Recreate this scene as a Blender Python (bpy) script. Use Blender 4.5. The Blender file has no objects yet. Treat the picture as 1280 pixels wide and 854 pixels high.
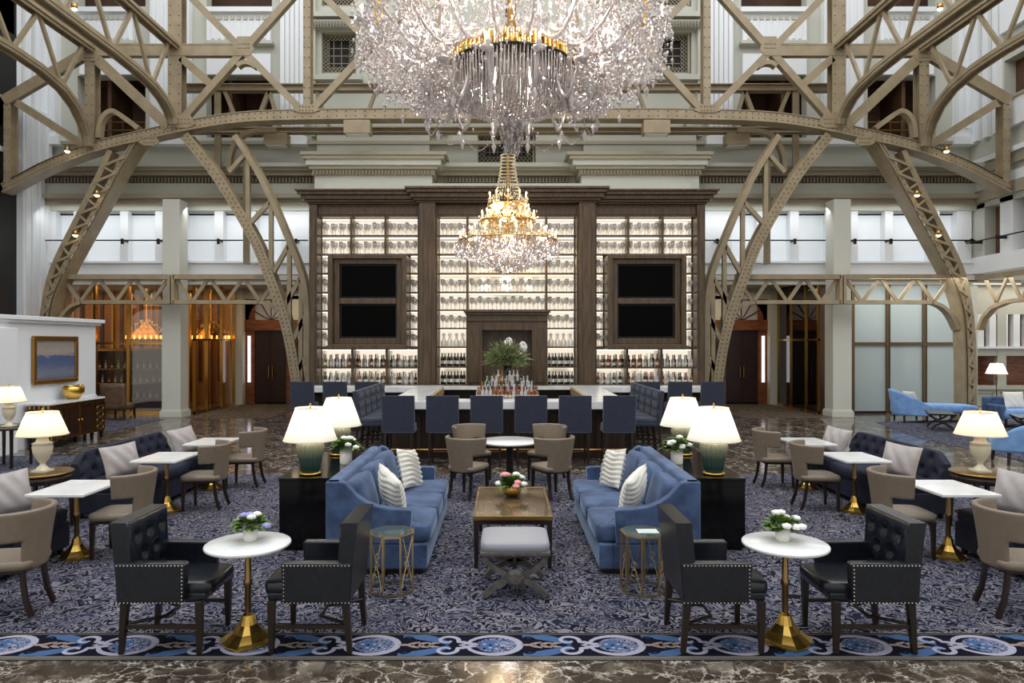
import bpy, math, random
from mathutils import Vector, Matrix
random.seed(11)
PI = math.pi
R = math.radians
F, CX, CY, H, OX = 853.33, 629.6, 428.0, 2.3, -0.094
scene = bpy.context.scene
COL = scene.collection

def W(px, py, Y): return Vector(((px-CX)*Y/F+OX, Y, H-(py-CY)*Y/F))
def WX(px, Y): return (px-CX)*Y/F+OX
def WZ(py, Y): return H-(py-CY)*Y/F

# ---------------------------------------------------------------- materials
def lin(c):
    c /= 255.0
    return c/12.92 if c <= .04045 else ((c+.055)/1.055)**2.4
def rgb(r, g, b): return (lin(r), lin(g), lin(b), 1)

def setin(n, name, v):
    if name in n.inputs: n.inputs[name].default_value = v

def newmat(name):
    m = bpy.data.materials.new(name); m.use_nodes = True
    nt = m.node_tree
    return m, nt, nt.nodes['Principled BSDF']

def mat(name, col, rough=.5, metal=0, **kw):
    m, nt, b = newmat(name)
    setin(b, 'Base Color', rgb(*col)); setin(b, 'Roughness', rough); setin(b, 'Metallic', metal)
    for k, v in kw.items(): setin(b, k.replace('_', ' '), v)
    if 'noise' in kw:
        pass
    return m

def vary(m, col1, col2, scale=8, stretch=(1, 1, 1), detail=4, bump=0, coord='Object', lo=.35, hi=.65):
    """break the flat colour up with a soft noise between two tones, with optional bump"""
    nt = m.node_tree; b = nt.nodes['Principled BSDF']
    tc = nt.nodes.new('ShaderNodeTexCoord'); mp = nt.nodes.new('ShaderNodeMapping')
    mp.inputs['Scale'].default_value = stretch
    nz = nt.nodes.new('ShaderNodeTexNoise'); nz.inputs['Scale'].default_value = scale; nz.inputs['Detail'].default_value = detail
    rp = nt.nodes.new('ShaderNodeValToRGB')
    rp.color_ramp.elements[0].position = lo; rp.color_ramp.elements[1].position = hi
    rp.color_ramp.elements[0].color = rgb(*col1); rp.color_ramp.elements[1].color = rgb(*col2)
    L = nt.links.new
    L(tc.outputs[coord], mp.inputs[0]); L(mp.outputs[0], nz.inputs['Vector']); L(nz.outputs[0], rp.inputs[0]); L(rp.outputs[0], b.inputs['Base Color'])
    if bump:
        bp = nt.nodes.new('ShaderNodeBump'); bp.inputs['Strength'].default_value = bump; bp.inputs['Distance'].default_value = .01
        L(nz.outputs[0], bp.inputs['Height']); L(bp.outputs[0], b.inputs['Normal'])
    return m

def emis(name, col, strength, base=None):
    m, nt, b = newmat(name)
    setin(b, 'Base Color', rgb(*(base or col))); setin(b, 'Emission Color', rgb(*col)); setin(b, 'Emission Strength', strength); setin(b, 'Roughness', .5)
    return m

M = {}
M['steel'] = vary(mat('painted_steel', (152, 136, 108), .42), (145, 129, 102), (160, 144, 116), 3)
M['rivet'] = mat('rivet_paint', (118, 104, 80), .4)
M['wall'] = mat('pale_plaster', (192, 192, 180), .7)
M['wall_white'] = mat('white_plaster', (236, 238, 240), .6)
M['pier'] = mat('stone_pier', (206, 205, 194), .6)
M['cornice'] = mat('cornice_paint', (164, 155, 134), .6)
M['dentil'] = mat('dentil_paint', (128, 118, 98), .6)
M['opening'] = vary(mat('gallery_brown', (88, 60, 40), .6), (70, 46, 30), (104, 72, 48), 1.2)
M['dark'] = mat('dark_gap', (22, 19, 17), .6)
M['blind'] = emis('glowing_blind', (225, 238, 250), .14, (236, 240, 242))  # faint glow put into the blinds to brighten them, standing in for daylight
M['grille'] = mat('iron_grille', (28, 28, 30), .5, .4)
M['wood'] = vary(mat('walnut', (78, 58, 43), .35), (60, 46, 31), (90, 70, 48), 3, (6, 6, .6), 5)
M['wood_dark'] = vary(mat('dark_walnut', (46, 32, 24), .3), (38, 26, 19), (56, 40, 30), 3, (6, 6, .6), 5)
M['mahogany'] = vary(mat('mahogany', (120, 66, 34), .35), (104, 54, 26), (138, 80, 44), 3, (1, 1, 5), 4)
M['door'] = vary(mat('door_wood', (44, 22, 14), .35), (34, 17, 11), (54, 28, 18), 4, (8, 8, .5), 4)
M['leg'] = mat('espresso_leg', (38, 26, 20), .3)
M['brass'] = mat('brass', (196, 152, 82), .22, 1)
M['gold'] = mat('polished_gold', (222, 180, 92), .25, 1)
M['antique'] = mat('antique_gold', (150, 122, 78), .35, 1)
M['black'] = mat('black_lacquer', (9, 8, 8), .1, 0, Specular_IOR_Level=.35)
M['screen'] = mat('tv_screen', (4, 3, 3), .4, 0, Specular_IOR_Level=.05)
M['white_marble'] = vary(mat('white_marble', (236, 236, 234), .15), (222, 222, 220), (242, 242, 240), 3)
M['leather'] = vary(mat('navy_leather', (22, 26, 33), .26), (17, 21, 27), (25, 30, 38), 30, detail=3, bump=.06)
M['leather_tan'] = vary(mat('taupe_leather', (152, 136, 116), .36), (126, 112, 95), (132, 118, 101), 18, bump=.05)
M['velvet'] = vary(mat('blue_velvet', (74, 104, 152), .75, 0, Sheen_Weight=.65, Sheen_Roughness=.3, Sheen_Tint=rgb(190, 210, 236)), (46, 62, 93), (74, 97, 134), 5, detail=5)
M['navy'] = vary(mat('navy_velvet', (24, 28, 48), .8, 0, Sheen_Weight=.12, Sheen_Tint=rgb(90, 100, 150)), (14, 17, 34), (20, 25, 47), 6)
M['stool'] = vary(mat('stool_fabric', (56, 63, 84), .75, 0, Sheen_Weight=.15), (39, 45, 62), (46, 53, 71), 20)
M['piping'] = mat('pale_piping', (150, 152, 158), .6)
M['sky_fabric'] = vary(mat('sky_blue_fabric', (120, 162, 214), .8, 0, Sheen_Weight=.3), (110, 152, 206), (130, 172, 222), 6)
M['pillow_grey'] = vary(mat('grey_satin', (182, 174, 172), .4, 0, Sheen_Weight=.3), (156, 147, 144), (166, 158, 155), 9)
M['shadeless'] = None
M['grey_satin'] = mat('stool_satin', (146, 147, 155), .4, 0, Sheen_Weight=.3)
M['greywood'] = vary(mat('limed_wood', (86, 82, 78), .5), (76, 72, 68), (100, 96, 90), 20)
M['leaf'] = vary(mat('leaf_green', (84, 122, 52), .5), (60, 98, 36), (128, 160, 70), 30)
M['leaf_dark'] = vary(mat('leaf_dark', (64, 88, 46), .5), (44, 66, 30), (92, 116, 64), 20)
M['petal_white'] = mat('petal_white', (244, 242, 236), .6)
M['petal_pink'] = mat('petal_pink', (238, 160, 160), .6)
M['petal_lilac'] = mat('petal_lilac', (160, 156, 214), .6)
M['ceramic'] = mat('white_ceramic', (236, 234, 228), .2)
M['alabaster'] = mat('alabaster', (238, 226, 198), .35, 0, Subsurface_Weight=.3)
M['celadon'] = mat('celadon_glaze', (70, 88, 78), .15)
def _cel(m):
    nt = m.node_tree; N = nt.nodes.new; tc = N('ShaderNodeTexCoord'); sp = N('ShaderNodeSeparateXYZ'); rp = N('ShaderNodeValToRGB')
    nt.links.new(tc.outputs['Generated'], sp.inputs[0]); nt.links.new(sp.outputs[2], rp.inputs[0]); nt.links.new(rp.outputs[0], nt.nodes['Principled BSDF'].inputs['Base Color'])
    e = rp.color_ramp.elements; e[0].position = .1; e[0].color = rgb(44, 72, 66); e[1].position = .95; e[1].color = rgb(206, 202, 168); x = e.new(.42); x.color = rgb(74, 92, 80); x = e.new(.68); x.color = rgb(150, 154, 122)
_cel(M['celadon'])
M['iron'] = mat('dark_metal', (52, 50, 48), .4, .8)
M['glass_candle'] = emis('candle_bulb', (255, 214, 150), 14)
M['spot'] = emis('spot_lens', (255, 226, 180), 14)
M['warmrow'] = emis('warm_bulbs', (255, 186, 92), 4)
M['led'] = emis('led_strip', (255, 236, 206), 2.2)
M['frost'] = mat('frosted_glass', (174, 187, 187), .12)
M['carpet_edge'] = mat('edge_grey', (94, 94, 92), .9, 0, Specular_IOR_Level=.05)
M['carpet_gold'] = mat('edge_gold', (120, 110, 92), .9, 0, Specular_IOR_Level=.05)
M['b_navy'] = mat('border_navy', (22, 22, 34), .95, 0, Specular_IOR_Level=.05)
M['b_blue'] = mat('border_blue', (70, 96, 134), .95, 0, Specular_IOR_Level=.05)
M['b_lav'] = mat('border_lavender', (158, 156, 172), .95, 0, Specular_IOR_Level=.05)
M['b_taupe'] = mat('border_taupe', (146, 130, 122), .95, 0, Specular_IOR_Level=.05)
M['concrete'] = mat('hotel_ceiling', (214, 206, 190), .7)
M['warmwall'] = vary(mat('warm_panel', (150, 104, 58), .4), (128, 84, 42), (170, 122, 72), .8, (4, 4, .3))
M['darkwarm'] = vary(mat('dark_warm_panel', (70, 48, 30), .35), (52, 36, 22), (88, 62, 40), 1, (5, 5, .4))
M['bott_dark'] = mat('dark_bottle', (22, 20, 18), .1)
M['bott_amber'] = mat('amber_bottle', (168, 104, 40), .08, 0, Transmission_Weight=.4)
M['bott_clear'] = mat('clear_bottle', (206, 208, 208), .05, 0, Transmission_Weight=.3)
M['bott_green'] = mat('green_bottle', (56, 84, 52), .08, 0, Transmission_Weight=.3)
M['bott_red'] = mat('red_bottle', (136, 40, 34), .1)
M['label'] = mat('bottle_label', (226, 222, 210), .6)
M['stemware'] = None
M['paint_frame'] = mat('gilt_frame', (170, 124, 60), .3, .8)
M['bulb_soft'] = emis('lamp_bulb', (255, 222, 170), 6)
M['stripe'] = emis('bright_sidelight', (236, 240, 255), 1.2)
M['arch_glass'] = mat('fanlight_glass', (190, 184, 190), .2)
M['upholst_brown'] = vary(mat('brown_chair_leather', (92, 68, 50), .5), (82, 60, 44), (102, 78, 58), 8)
M['bronze'] = mat('bronze_bar', (104, 84, 58), .4, .5)
M['nail'] = mat('nailhead', (206, 198, 178), .3, .8)
M['pale_gold'] = mat('pale_gold', (206, 182, 136), .28, 1)
M['grass_leaf'] = vary(mat('grass_leaf', (110, 124, 80), .5), (82, 98, 54), (158, 166, 118), 14)
M['ledge'] = mat('pale_oak', (176, 154, 116), .4)
M['menu'] = mat('menu_paper', (214, 222, 214), .5)

def crystal_mat(name, tint, clear=.15):
    m, nt, b = newmat(name)
    nt.nodes.remove(b); out = nt.nodes['Material Output']
    gl = nt.nodes.new('ShaderNodeBsdfGlossy'); gl.inputs['Color'].default_value = rgb(*tint); gl.inputs['Roughness'].default_value = .03
    df = nt.nodes.new('ShaderNodeBsdfTranslucent'); df.inputs['Color'].default_value = rgb(*tint)
    d2 = nt.nodes.new('ShaderNodeBsdfDiffuse'); d2.inputs['Color'].default_value = rgb(*tint)
    tr = nt.nodes.new('ShaderNodeBsdfTransparent')
    m1 = nt.nodes.new('ShaderNodeMixShader'); m1.inputs[0].default_value = .55
    m2 = nt.nodes.new('ShaderNodeMixShader'); m2.inputs[0].default_value = .45
    m3 = nt.nodes.new('ShaderNodeMixShader'); m3.inputs[0].default_value = clear
    L = nt.links.new
    L(df.outputs[0], m1.inputs[1]); L(d2.outputs[0], m1.inputs[2])
    L(m1.outputs[0], m2.inputs[1]); L(gl.outputs[0], m2.inputs[2])
    L(m2.outputs[0], m3.inputs[1]); L(tr.outputs[0], m3.inputs[2]); L(m3.outputs[0], out.inputs[0])
    return m
M['stemware'] = crystal_mat('stemware', (255, 253, 250), .5)
M['crystal'] = crystal_mat('crystal', (226, 218, 216))
M['crystal_warm'] = crystal_mat('crystal_warm', (255, 240, 206))
M['crystal_grey'] = crystal_mat('crystal_rod', (236, 230, 228))

def thin_glass(name, tint, refl=.1):
    m, nt, b = newmat(name); nt.nodes.remove(b); out = nt.nodes['Material Output']
    tr = nt.nodes.new('ShaderNodeBsdfTransparent'); tr.inputs[0].default_value = rgb(*tint)
    gl = nt.nodes.new('ShaderNodeBsdfGlossy'); gl.inputs['Roughness'].default_value = .02
    mx = nt.nodes.new('ShaderNodeMixShader'); mx.inputs[0].default_value = refl
    nt.links.new(tr.outputs[0], mx.inputs[1]); nt.links.new(gl.outputs[0], mx.inputs[2]); nt.links.new(mx.outputs[0], out.inputs[0])
    return m
M['pane'] = thin_glass('window_pane', (240, 232, 220), .12)
M['pane_bronze'] = thin_glass('bronze_pane', (120, 108, 92), .22)

def shade_mat(name, col):
    m, nt, b = newmat(name); nt.nodes.remove(b); out = nt.nodes['Material Output']
    a = nt.nodes.new('ShaderNodeBsdfDiffuse'); a.inputs[0].default_value = rgb(*col)
    t = nt.nodes.new('ShaderNodeBsdfTranslucent'); t.inputs[0].default_value = rgb(*col)
    mx = nt.nodes.new('ShaderNodeMixShader'); mx.inputs[0].default_value = .5
    nt.links.new(a.outputs[0], mx.inputs[1]); nt.links.new(t.outputs[0], mx.inputs[2]); nt.links.new(mx.outputs[0], out.inputs[0])
    return m
M['shade'] = shade_mat('pleated_shade', (250, 244, 232))

def mirror_back():
    m, nt, b = newmat('antique_mirror')
    setin(b, 'Base Color', rgb(232, 226, 214)); setin(b, 'Metallic', 1.0); setin(b, 'Roughness', .06)
    return m
M['mirror'] = mirror_back()
M['litpanel'] = emis('lit_mirror', (255, 238, 212), .43, (232, 226, 214)); _b = M['litpanel'].node_tree.nodes['Principled BSDF']; setin(_b, 'Metallic', 1.0); setin(_b, 'Roughness', .07)

def marble_floor():
    m, nt, b = newmat('brown_marble'); L = nt.links.new; N = nt.nodes.new
    tc = N('ShaderNodeTexCoord')
    nz = N('ShaderNodeTexNoise'); nz.inputs['Scale'].default_value = 2.2; nz.inputs['Detail'].default_value = 8; nz.inputs['Roughness'].default_value = .65
    mixv = N('ShaderNodeVectorMath'); mixv.operation = 'MULTIPLY_ADD'; mixv.inputs[1].default_value = (.55, .55, .55)
    mp = N('ShaderNodeMapping'); mp.inputs['Scale'].default_value = (1, 1.25, 1)
    L(tc.outputs['Object'], mp.inputs[0]); L(mp.outputs[0], nz.inputs['Vector'])
    L(nz.outputs['Color'], mixv.inputs[0]); L(mp.outputs[0], mixv.inputs[2])
    vo = N('ShaderNodeTexVoronoi'); vo.feature = 'DISTANCE_TO_EDGE'; vo.inputs['Scale'].default_value = 5.2
    L(mixv.outputs[0], vo.inputs['Vector'])
    vr = N('ShaderNodeValToRGB'); vr.color_ramp.elements[0].position = 0; vr.color_ramp.elements[0].color = (1, 1, 1, 1)
    vr.color_ramp.elements[1].position = .05; vr.color_ramp.elements[1].color = (0, 0, 0, 1)
    L(vo.outputs['Distance'], vr.inputs[0])
    mk = N('ShaderNodeTexNoise'); mk.inputs['Scale'].default_value = 1.7; mk.inputs['Detail'].default_value = 5
    L(tc.outputs['Object'], mk.inputs['Vector'])
    mr = N('ShaderNodeValToRGB'); mr.color_ramp.elements[0].position = .4; mr.color_ramp.elements[1].position = .58
    L(mk.outputs[0], mr.inputs[0])
    mul = N('ShaderNodeMath'); mul.operation = 'MULTIPLY'; L(vr.outputs[0], mul.inputs[0]); L(mr.outputs[0], mul.inputs[1])
    n5 = N('ShaderNodeTexNoise'); n5.inputs['Scale'].default_value = 4.5; n5.inputs['Detail'].default_value = 7; n5.inputs['Roughness'].default_value = .6; n5.inputs['Distortion'].default_value = .6
    L(tc.outputs['Object'], n5.inputs['Vector'])
    r5 = N('ShaderNodeValToRGB'); q = r5.color_ramp.elements; q[0].position = .485; q[0].color = (0, 0, 0, 1); q[1].position = .53; q[1].color = (0, 0, 0, 1); z5 = q.new(.507); z5.color = (1, 1, 1, 1)
    L(n5.outputs[0], r5.inputs[0])
    n6 = N('ShaderNodeTexNoise'); n6.inputs['Scale'].default_value = 3.1; n6.inputs['Detail'].default_value = 3; L(mp.outputs[0], n6.inputs['Vector'])
    r6 = N('ShaderNodeValToRGB'); r6.color_ramp.elements[0].position = .45; r6.color_ramp.elements[1].position = .6; L(n6.outputs[0], r6.inputs[0])
    m5 = N('ShaderNodeMath'); m5.operation = 'MULTIPLY'; L(r5.outputs[0], m5.inputs[0]); L(r6.outputs[0], m5.inputs[1])
    n2 = N('ShaderNodeTexNoise'); n2.inputs['Scale'].default_value = 5; n2.inputs['Detail'].default_value = 10; n2.inputs['Roughness'].default_value = .7
    L(mixv.outputs[0], n2.inputs['Vector'])
    br = N('ShaderNodeValToRGB'); e = br.color_ramp.elements
    e[0].position = .3; e[0].color = rgb(38, 32, 28); e[1].position = .7; e[1].color = rgb(124, 112, 98)
    el = br.color_ramp.elements.new(.52); el.color = rgb(66, 56, 48)
    L(n2.outputs[0], br.inputs[0])
    mx = N('ShaderNodeMixRGB'); mx.inputs[2].default_value = rgb(214, 204, 190)
    mm = N('ShaderNodeMath'); mm.operation = 'MULTIPLY_ADD'; mm.inputs[1].default_value = .75; L(mul.outputs[0], mm.inputs[0]); L(m5.outputs[0], mm.inputs[2]); mm.use_clamp = True
    L(mm.outputs[0], mx.inputs[0]); L(br.outputs[0], mx.inputs[1])
    bk = N('ShaderNodeTexBrick'); bk.inputs['Scale'].default_value = 1; bk.inputs['Brick Width'].default_value = 1.2; bk.inputs['Row Height'].default_value = .62; bk.offset = .5
    bk.inputs['Mortar Size'].default_value = .004; bk.inputs['Color1'].default_value = (1, 1, 1, 1); bk.inputs['Color2'].default_value = (1, 1, 1, 1); bk.inputs['Mortar'].default_value = (.5, .46, .42, 1)
    L(tc.outputs['Object'], bk.inputs['Vector'])
    m2 = N('ShaderNodeMixRGB'); m2.blend_type = 'MULTIPLY'; m2.inputs[0].default_value = 1
    L(mx.outputs[0], m2.inputs[1]); L(bk.outputs[0], m2.inputs[2])
    L(m2.outputs[0], b.inputs['Base Color']); setin(b, 'Roughness', .12); setin(b, 'Specular IOR Level', .5)
    return m
M['marble'] = marble_floor()

def carpet_mat(name, scale=2.15, c0=(20, 20, 31), c1=(126, 123, 132), c2=(52, 58, 84)):
    m, nt, b = newmat(name); L = nt.links.new; N = nt.nodes.new
    tc = N('ShaderNodeTexCoord')
    mp = N('ShaderNodeMapping'); mp.inputs['Scale'].default_value = (scale, scale, scale); L(tc.outputs['Object'], mp.inputs[0])
    n1 = N('ShaderNodeTexNoise'); n1.inputs['Scale'].default_value = 3.4; n1.inputs['Detail'].default_value = 1.4; n1.inputs['Roughness'].default_value = .45; n1.inputs['Distortion'].default_value = 1.1
    L(mp.outputs[0], n1.inputs['Vector'])
    mu = N('ShaderNodeMath'); mu.operation = 'MULTIPLY'; mu.inputs[1].default_value = 46; L(n1.outputs[0], mu.inputs[0])
    si = N('ShaderNodeMath'); si.operation = 'SINE'; L(mu.outputs[0], si.inputs[0])
    n2 = N('ShaderNodeTexNoise'); n2.inputs['Scale'].default_value = 11; n2.inputs['Detail'].default_value = 2; L(mp.outputs[0], n2.inputs['Vector'])
    ad = N('ShaderNodeMath'); ad.operation = 'MULTIPLY_ADD'; ad.inputs[1].default_value = 3.2; ad.inputs[2].default_value = -1.6
    L(n2.outputs[0], ad.inputs[0])
    sm = N('ShaderNodeMath'); sm.operation = 'ADD'; L(si.outputs[0], sm.inputs[0]); L(ad.outputs[0], sm.inputs[1])
    rp = N('ShaderNodeValToRGB'); e = rp.color_ramp.elements
    e[0].position = .49; e[0].color = rgb(*c0); e[1].position = .61; e[1].color = rgb(*c1)
    mr = N('ShaderNodeMapRange'); mr.inputs[1].default_value = -1.5; mr.inputs[2].default_value = 1.5; L(sm.outputs[0], mr.inputs[0]); L(mr.outputs[0], rp.inputs[0])
    n3 = N('ShaderNodeTexNoise'); n3.inputs['Scale'].default_value = 1.6; n3.inputs['Detail'].default_value = 2; L(mp.outputs[0], n3.inputs['Vector'])
    r3 = N('ShaderNodeValToRGB'); r3.color_ramp.elements[0].position = .42; r3.color_ramp.elements[1].position = .62; L(n3.outputs[0], r3.inputs[0])
    ml = N('ShaderNodeMath'); ml.operation = 'MULTIPLY'; ml.inputs[1].default_value = .35; L(r3.outputs[0], ml.inputs[0])
    mx = N('ShaderNodeMixRGB'); mx.inputs[2].default_value = rgb(*c2); L(ml.outputs[0], mx.inputs[0]); L(rp.outputs[0], mx.inputs[1])
    L(mx.outputs[0], b.inputs['Base Color']); setin(b, 'Roughness', .95); setin(b, 'Specular IOR Level', .08)
    return m
M['carpet'] = carpet_mat('scroll_carpet')
M['rug_side'] = carpet_mat('side_rug', 1.3, (46, 46, 56), (112, 111, 122), (74, 80, 104))
M['rug_door'] = carpet_mat('door_rug', 1.2, (58, 48, 40), (118, 106, 92), (86, 76, 64))
M['b_med'] = carpet_mat('border_medallion', 4.5, (44, 54, 84), (150, 150, 168), (90, 112, 150))
M['pillow_ruffle'] = mat('ruffled_cream', (232, 228, 216), .7, 0, Sheen_Weight=.2)

def painting_mat():
    m, nt, b = newmat('seascape_canvas'); L = nt.links.new; N = nt.nodes.new
    tc = N('ShaderNodeTexCoord'); sp = N('ShaderNodeSeparateXYZ'); L(tc.outputs['Generated'], sp.inputs[0])
    nz = N('ShaderNodeTexNoise'); nz.inputs['Scale'].default_value = 5; nz.inputs['Detail'].default_value = 6
    mp = N('ShaderNodeMapping'); mp.inputs['Scale'].default_value = (1, 1, 3.2); L(tc.outputs['Generated'], mp.inputs[0]); L(mp.outputs[0], nz.inputs['Vector'])
    ad = N('ShaderNodeMath'); ad.operation = 'MULTIPLY_ADD'; ad.inputs[1].default_value = .35; L(nz.outputs[0], ad.inputs[0]); L(sp.outputs[2], ad.inputs[2])
    rp = N('ShaderNodeValToRGB'); e = rp.color_ramp.elements
    e[0].position = .15; e[0].color = rgb(96, 104, 120); e[1].position = 1.1 if False else 1; e[1].color = rgb(156, 146, 140)
    for p, c in ((.35, (122, 124, 140)), (.55, (84, 98, 134)), (.76, (76, 92, 132)), (.8, (150, 140, 140)), (.9, (168, 154, 142))):
        x = rp.color_ramp.elements.new(p); x.color = rgb(*c)
    L(ad.outputs[0], rp.inputs[0]); L(rp.outputs[0], b.inputs['Base Color']); setin(b, 'Roughness', .6)
    return m
M['painting'] = painting_mat()

# ---------------------------------------------------------------- mesh builder
class MB:
    def __init__(s): s.v = []; s.f = []; s.m = []; s.s = []
    def add(s, vs, fs, mi=0, smooth=False, T=None):
        b = len(s.v)
        for p in vs:
            p = Vector(p)
            s.v.append(T @ p if T is not None else p)
        for f in fs:
            s.f.append(tuple(b+i for i in f)); s.m.append(mi); s.s.append(smooth)
        return s
    def box(s, x0, x1, y0, y1, z0, z1, mi=0, T=None):
        vs = [(x0, y0, z0), (x1, y0, z0), (x1, y1, z0), (x0, y1, z0), (x0, y0, z1), (x1, y0, z1), (x1, y1, z1), (x0, y1, z1)]
        return s.add(vs, [(0, 3, 2, 1), (4, 5, 6, 7), (0, 1, 5, 4), (1, 2, 6, 5), (2, 3, 7, 6), (3, 0, 4, 7)], mi, False, T)
    def frust(s, p, q, a0, b0, a1, b1, mi=0, T=None):
        """tapered bar from p up to q; a = x size, b = y size at each end"""
        vs = []
        for c, a, b in ((p, a0, b0), (q, a1, b1)):
            for sx, sy in ((-1, -1), (1, -1), (1, 1), (-1, 1)): vs.append((c[0]+sx*a/2, c[1]+sy*b/2, c[2]))
        return s.add(vs, [(0, 3, 2, 1), (4, 5, 6, 7), (0, 1, 5, 4), (1, 2, 6, 5), (2, 3, 7, 6), (3, 0, 4, 7)], mi, False, T)
    def beam(s, p, q, w, d, up=(0, 1, 0), mi=0, T=None):
        p, q, up = Vector(p), Vector(q), Vector(up)
        ax = (q-p).normalized(); sd = ax.cross(up)
        if sd.length < 1e-6: sd = ax.cross(Vector((1, 0, .01)))
        sd.normalize(); u2 = sd.cross(ax).normalized()
        vs = []
        for c in (p, q):
            for a, b in ((-1, -1), (1, -1), (1, 1), (-1, 1)): vs.append(c+sd*(a*w/2)+u2*(b*d/2))
        return s.add(vs, [(0, 3, 2, 1), (4, 5, 6, 7), (0, 1, 5, 4), (1, 2, 6, 5), (2, 3, 7, 6), (3, 0, 4, 7)], mi, False, T)
    def sweep(s, pts, w, d, up=(0, 1, 0), mi=0, T=None):
        """rectangular section swept along a polyline"""
        pts = [Vector(p) for p in pts]; up = Vector(up); n = len(pts); vs = []
        for i, p in enumerate(pts):
            t = (pts[min(i+1, n-1)]-pts[max(i-1, 0)]).normalized(); sd = t.cross(up).normalized(); u2 = sd.cross(t).normalized()
            for a, b in ((-1, -1), (1, -1), (1, 1), (-1, 1)): vs.append(p+sd*(a*w/2)+u2*(b*d/2))
        fs = [(3, 2, 1, 0), tuple(4*(n-1)+k for k in range(4))]
        for i in range(n-1):
            for k in range(4): fs.append((4*i+k, 4*i+(k+1) % 4, 4*i+4+(k+1) % 4, 4*i+4+k))
        return s.add(vs, fs, mi, False, T)
    def tube(s, pts, r, n=8, mi=0, T=None, smooth=True):
        pts = [Vector(p) for p in pts]; k = len(pts)
        rs = r if isinstance(r, (list, tuple)) else [r]*k
        vs = []; ref = None
        for i, p in enumerate(pts):
            t = (pts[min(i+1, k-1)]-pts[max(i-1, 0)])
            t = t.normalized() if t.length > 1e-9 else Vector((0, 0, 1))
            if ref is None: ref = Vector((0, 0, 1)) if abs(t.z) < .9 else Vector((1, 0, 0))
            a = t.cross(ref).normalized(); b = a.cross(t).normalized(); ref = b
            for j in range(n):
                th = 2*PI*j/n; vs.append(p+(a*math.cos(th)+b*math.sin(th))*rs[i])
        fs = []
        for i in range(k-1):
            for j in range(n): fs.append((i*n+j, i*n+(j+1) % n, (i+1)*n+(j+1) % n, (i+1)*n+j))
        s.add(vs, fs, mi, smooth, T)
        s.add([vs[j] for j in range(n)], [tuple(reversed(range(n)))], mi, False, T)
        s.add([vs[(k-1)*n+j] for j in range(n)], [tuple(range(n))], mi, False, T)
        return s
    def lathe(s, prof, n=20, c=(0, 0, 0), mi=0, T=None, smooth=True, rmod=None):
        vs = []; fs = []; k = len(prof)
        for r, z in prof:
            for j in range(n):
                th = 2*PI*j/n; q = r*(rmod(j, z) if rmod else 1)
                vs.append((c[0]+q*math.cos(th), c[1]+q*math.sin(th), c[2]+z))
        for i in range(k-1):
            for j in range(n): fs.append((i*n+j, i*n+(j+1) % n, (i+1)*n+(j+1) % n, (i+1)*n+j))
        s.add(vs, fs, mi, smooth, T)
        if prof[0][0] > 1e-5: s.add(vs[:n], [tuple(reversed(range(n)))], mi, False, T)
        if prof[-1][0] > 1e-5: s.add(vs[-n:], [tuple(range(n))], mi, False, T)
        return s
    def ball(s, c, size, e=1.0, nu=12, nv=8, mi=0, T=None, fn=None):
        """superellipsoid; e=1 ellipsoid, e->0 box"""
        def sp(x): return math.copysign(abs(x)**e, x)
        vs = [(c[0], c[1], c[2]-size[2])]; fs = []
        for i in range(1, nv):
            ph = -PI/2+PI*i/nv
            for j in range(nu):
                th = 2*PI*j/nu
                vs.append((c[0]+size[0]*sp(math.cos(ph))*sp(math.cos(th)), c[1]+size[1]*sp(math.cos(ph))*sp(math.sin(th)), c[2]+size[2]*sp(math.sin(ph))))
        vs.append((c[0], c[1], c[2]+size[2])); top = len(vs)-1
        for j in range(nu): fs.append((0, 1+(j+1) % nu, 1+j))
        for i in range(nv-2):
            for j in range(nu):
                a = 1+i*nu; fs.append((a+j, a+(j+1) % nu, a+nu+(j+1) % nu, a+nu+j))
        a = 1+(nv-2)*nu
        for j in range(nu): fs.append((a+j, a+(j+1) % nu, top))
        if fn: vs = [fn(Vector(p)) for p in vs]
        return s.add(vs, fs, mi, True, T)
    def octa(s, c, r, h, mi=0, rot=0, T=None):
        x, y, z = c; ca, sa = math.cos(rot)*r, math.sin(rot)*r
        vs = [(x, y, z-h), (x+ca, y+sa, z), (x-sa, y+ca, z), (x-ca, y-sa, z), (x+sa, y-ca, z), (x, y, z+h*.6)]
        return s.add(vs, [(0, 2, 1), (0, 3, 2), (0, 4, 3), (0, 1, 4), (5, 1, 2), (5, 2, 3), (5, 3, 4), (5, 4, 1)], mi, False, T)
    def prism(s, pts, axis, a, b, mi=0, T=None):
        """extrude 2-D outline: axis 'x': pts=(y,z); 'y': pts=(x,z); 'z': pts=(x,y)"""
        def P(p, t): return {'x': (t, p[0], p[1]), 'y': (p[0], t, p[1]), 'z': (p[0], p[1], t)}[axis]
        n = len(pts); vs = [P(p, a) for p in pts]+[P(p, b) for p in pts]
        fs = [tuple(range(n)), tuple(reversed(range(n, 2*n)))]
        for i in range(n): fs.append((i, n+i, n+(i+1) % n, (i+1) % n))
        return s.add(vs, fs, mi, False, T)
    def grid(s, fn, nu, nv, mi=0, smooth=True, T=None, keep=None):
        vs = [fn(i/nu, j/nv) for j in range(nv+1) for i in range(nu+1)]; fs = []
        for j in range(nv):
            for i in range(nu):
                if keep and not keep((i+.5)/nu, (j+.5)/nv): continue
                a = j*(nu+1)+i; fs.append((a, a+1, a+nu+2, a+nu+1))
        return s.add(vs, fs, mi, smooth, T)
    def mirror(s):
        o = MB(); o.v = [Vector((-p.x, p.y, p.z)) for p in s.v]; o.f = [tuple(reversed(f)) for f in s.f]; o.m = list(s.m); o.s = list(s.s)
        return o
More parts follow.
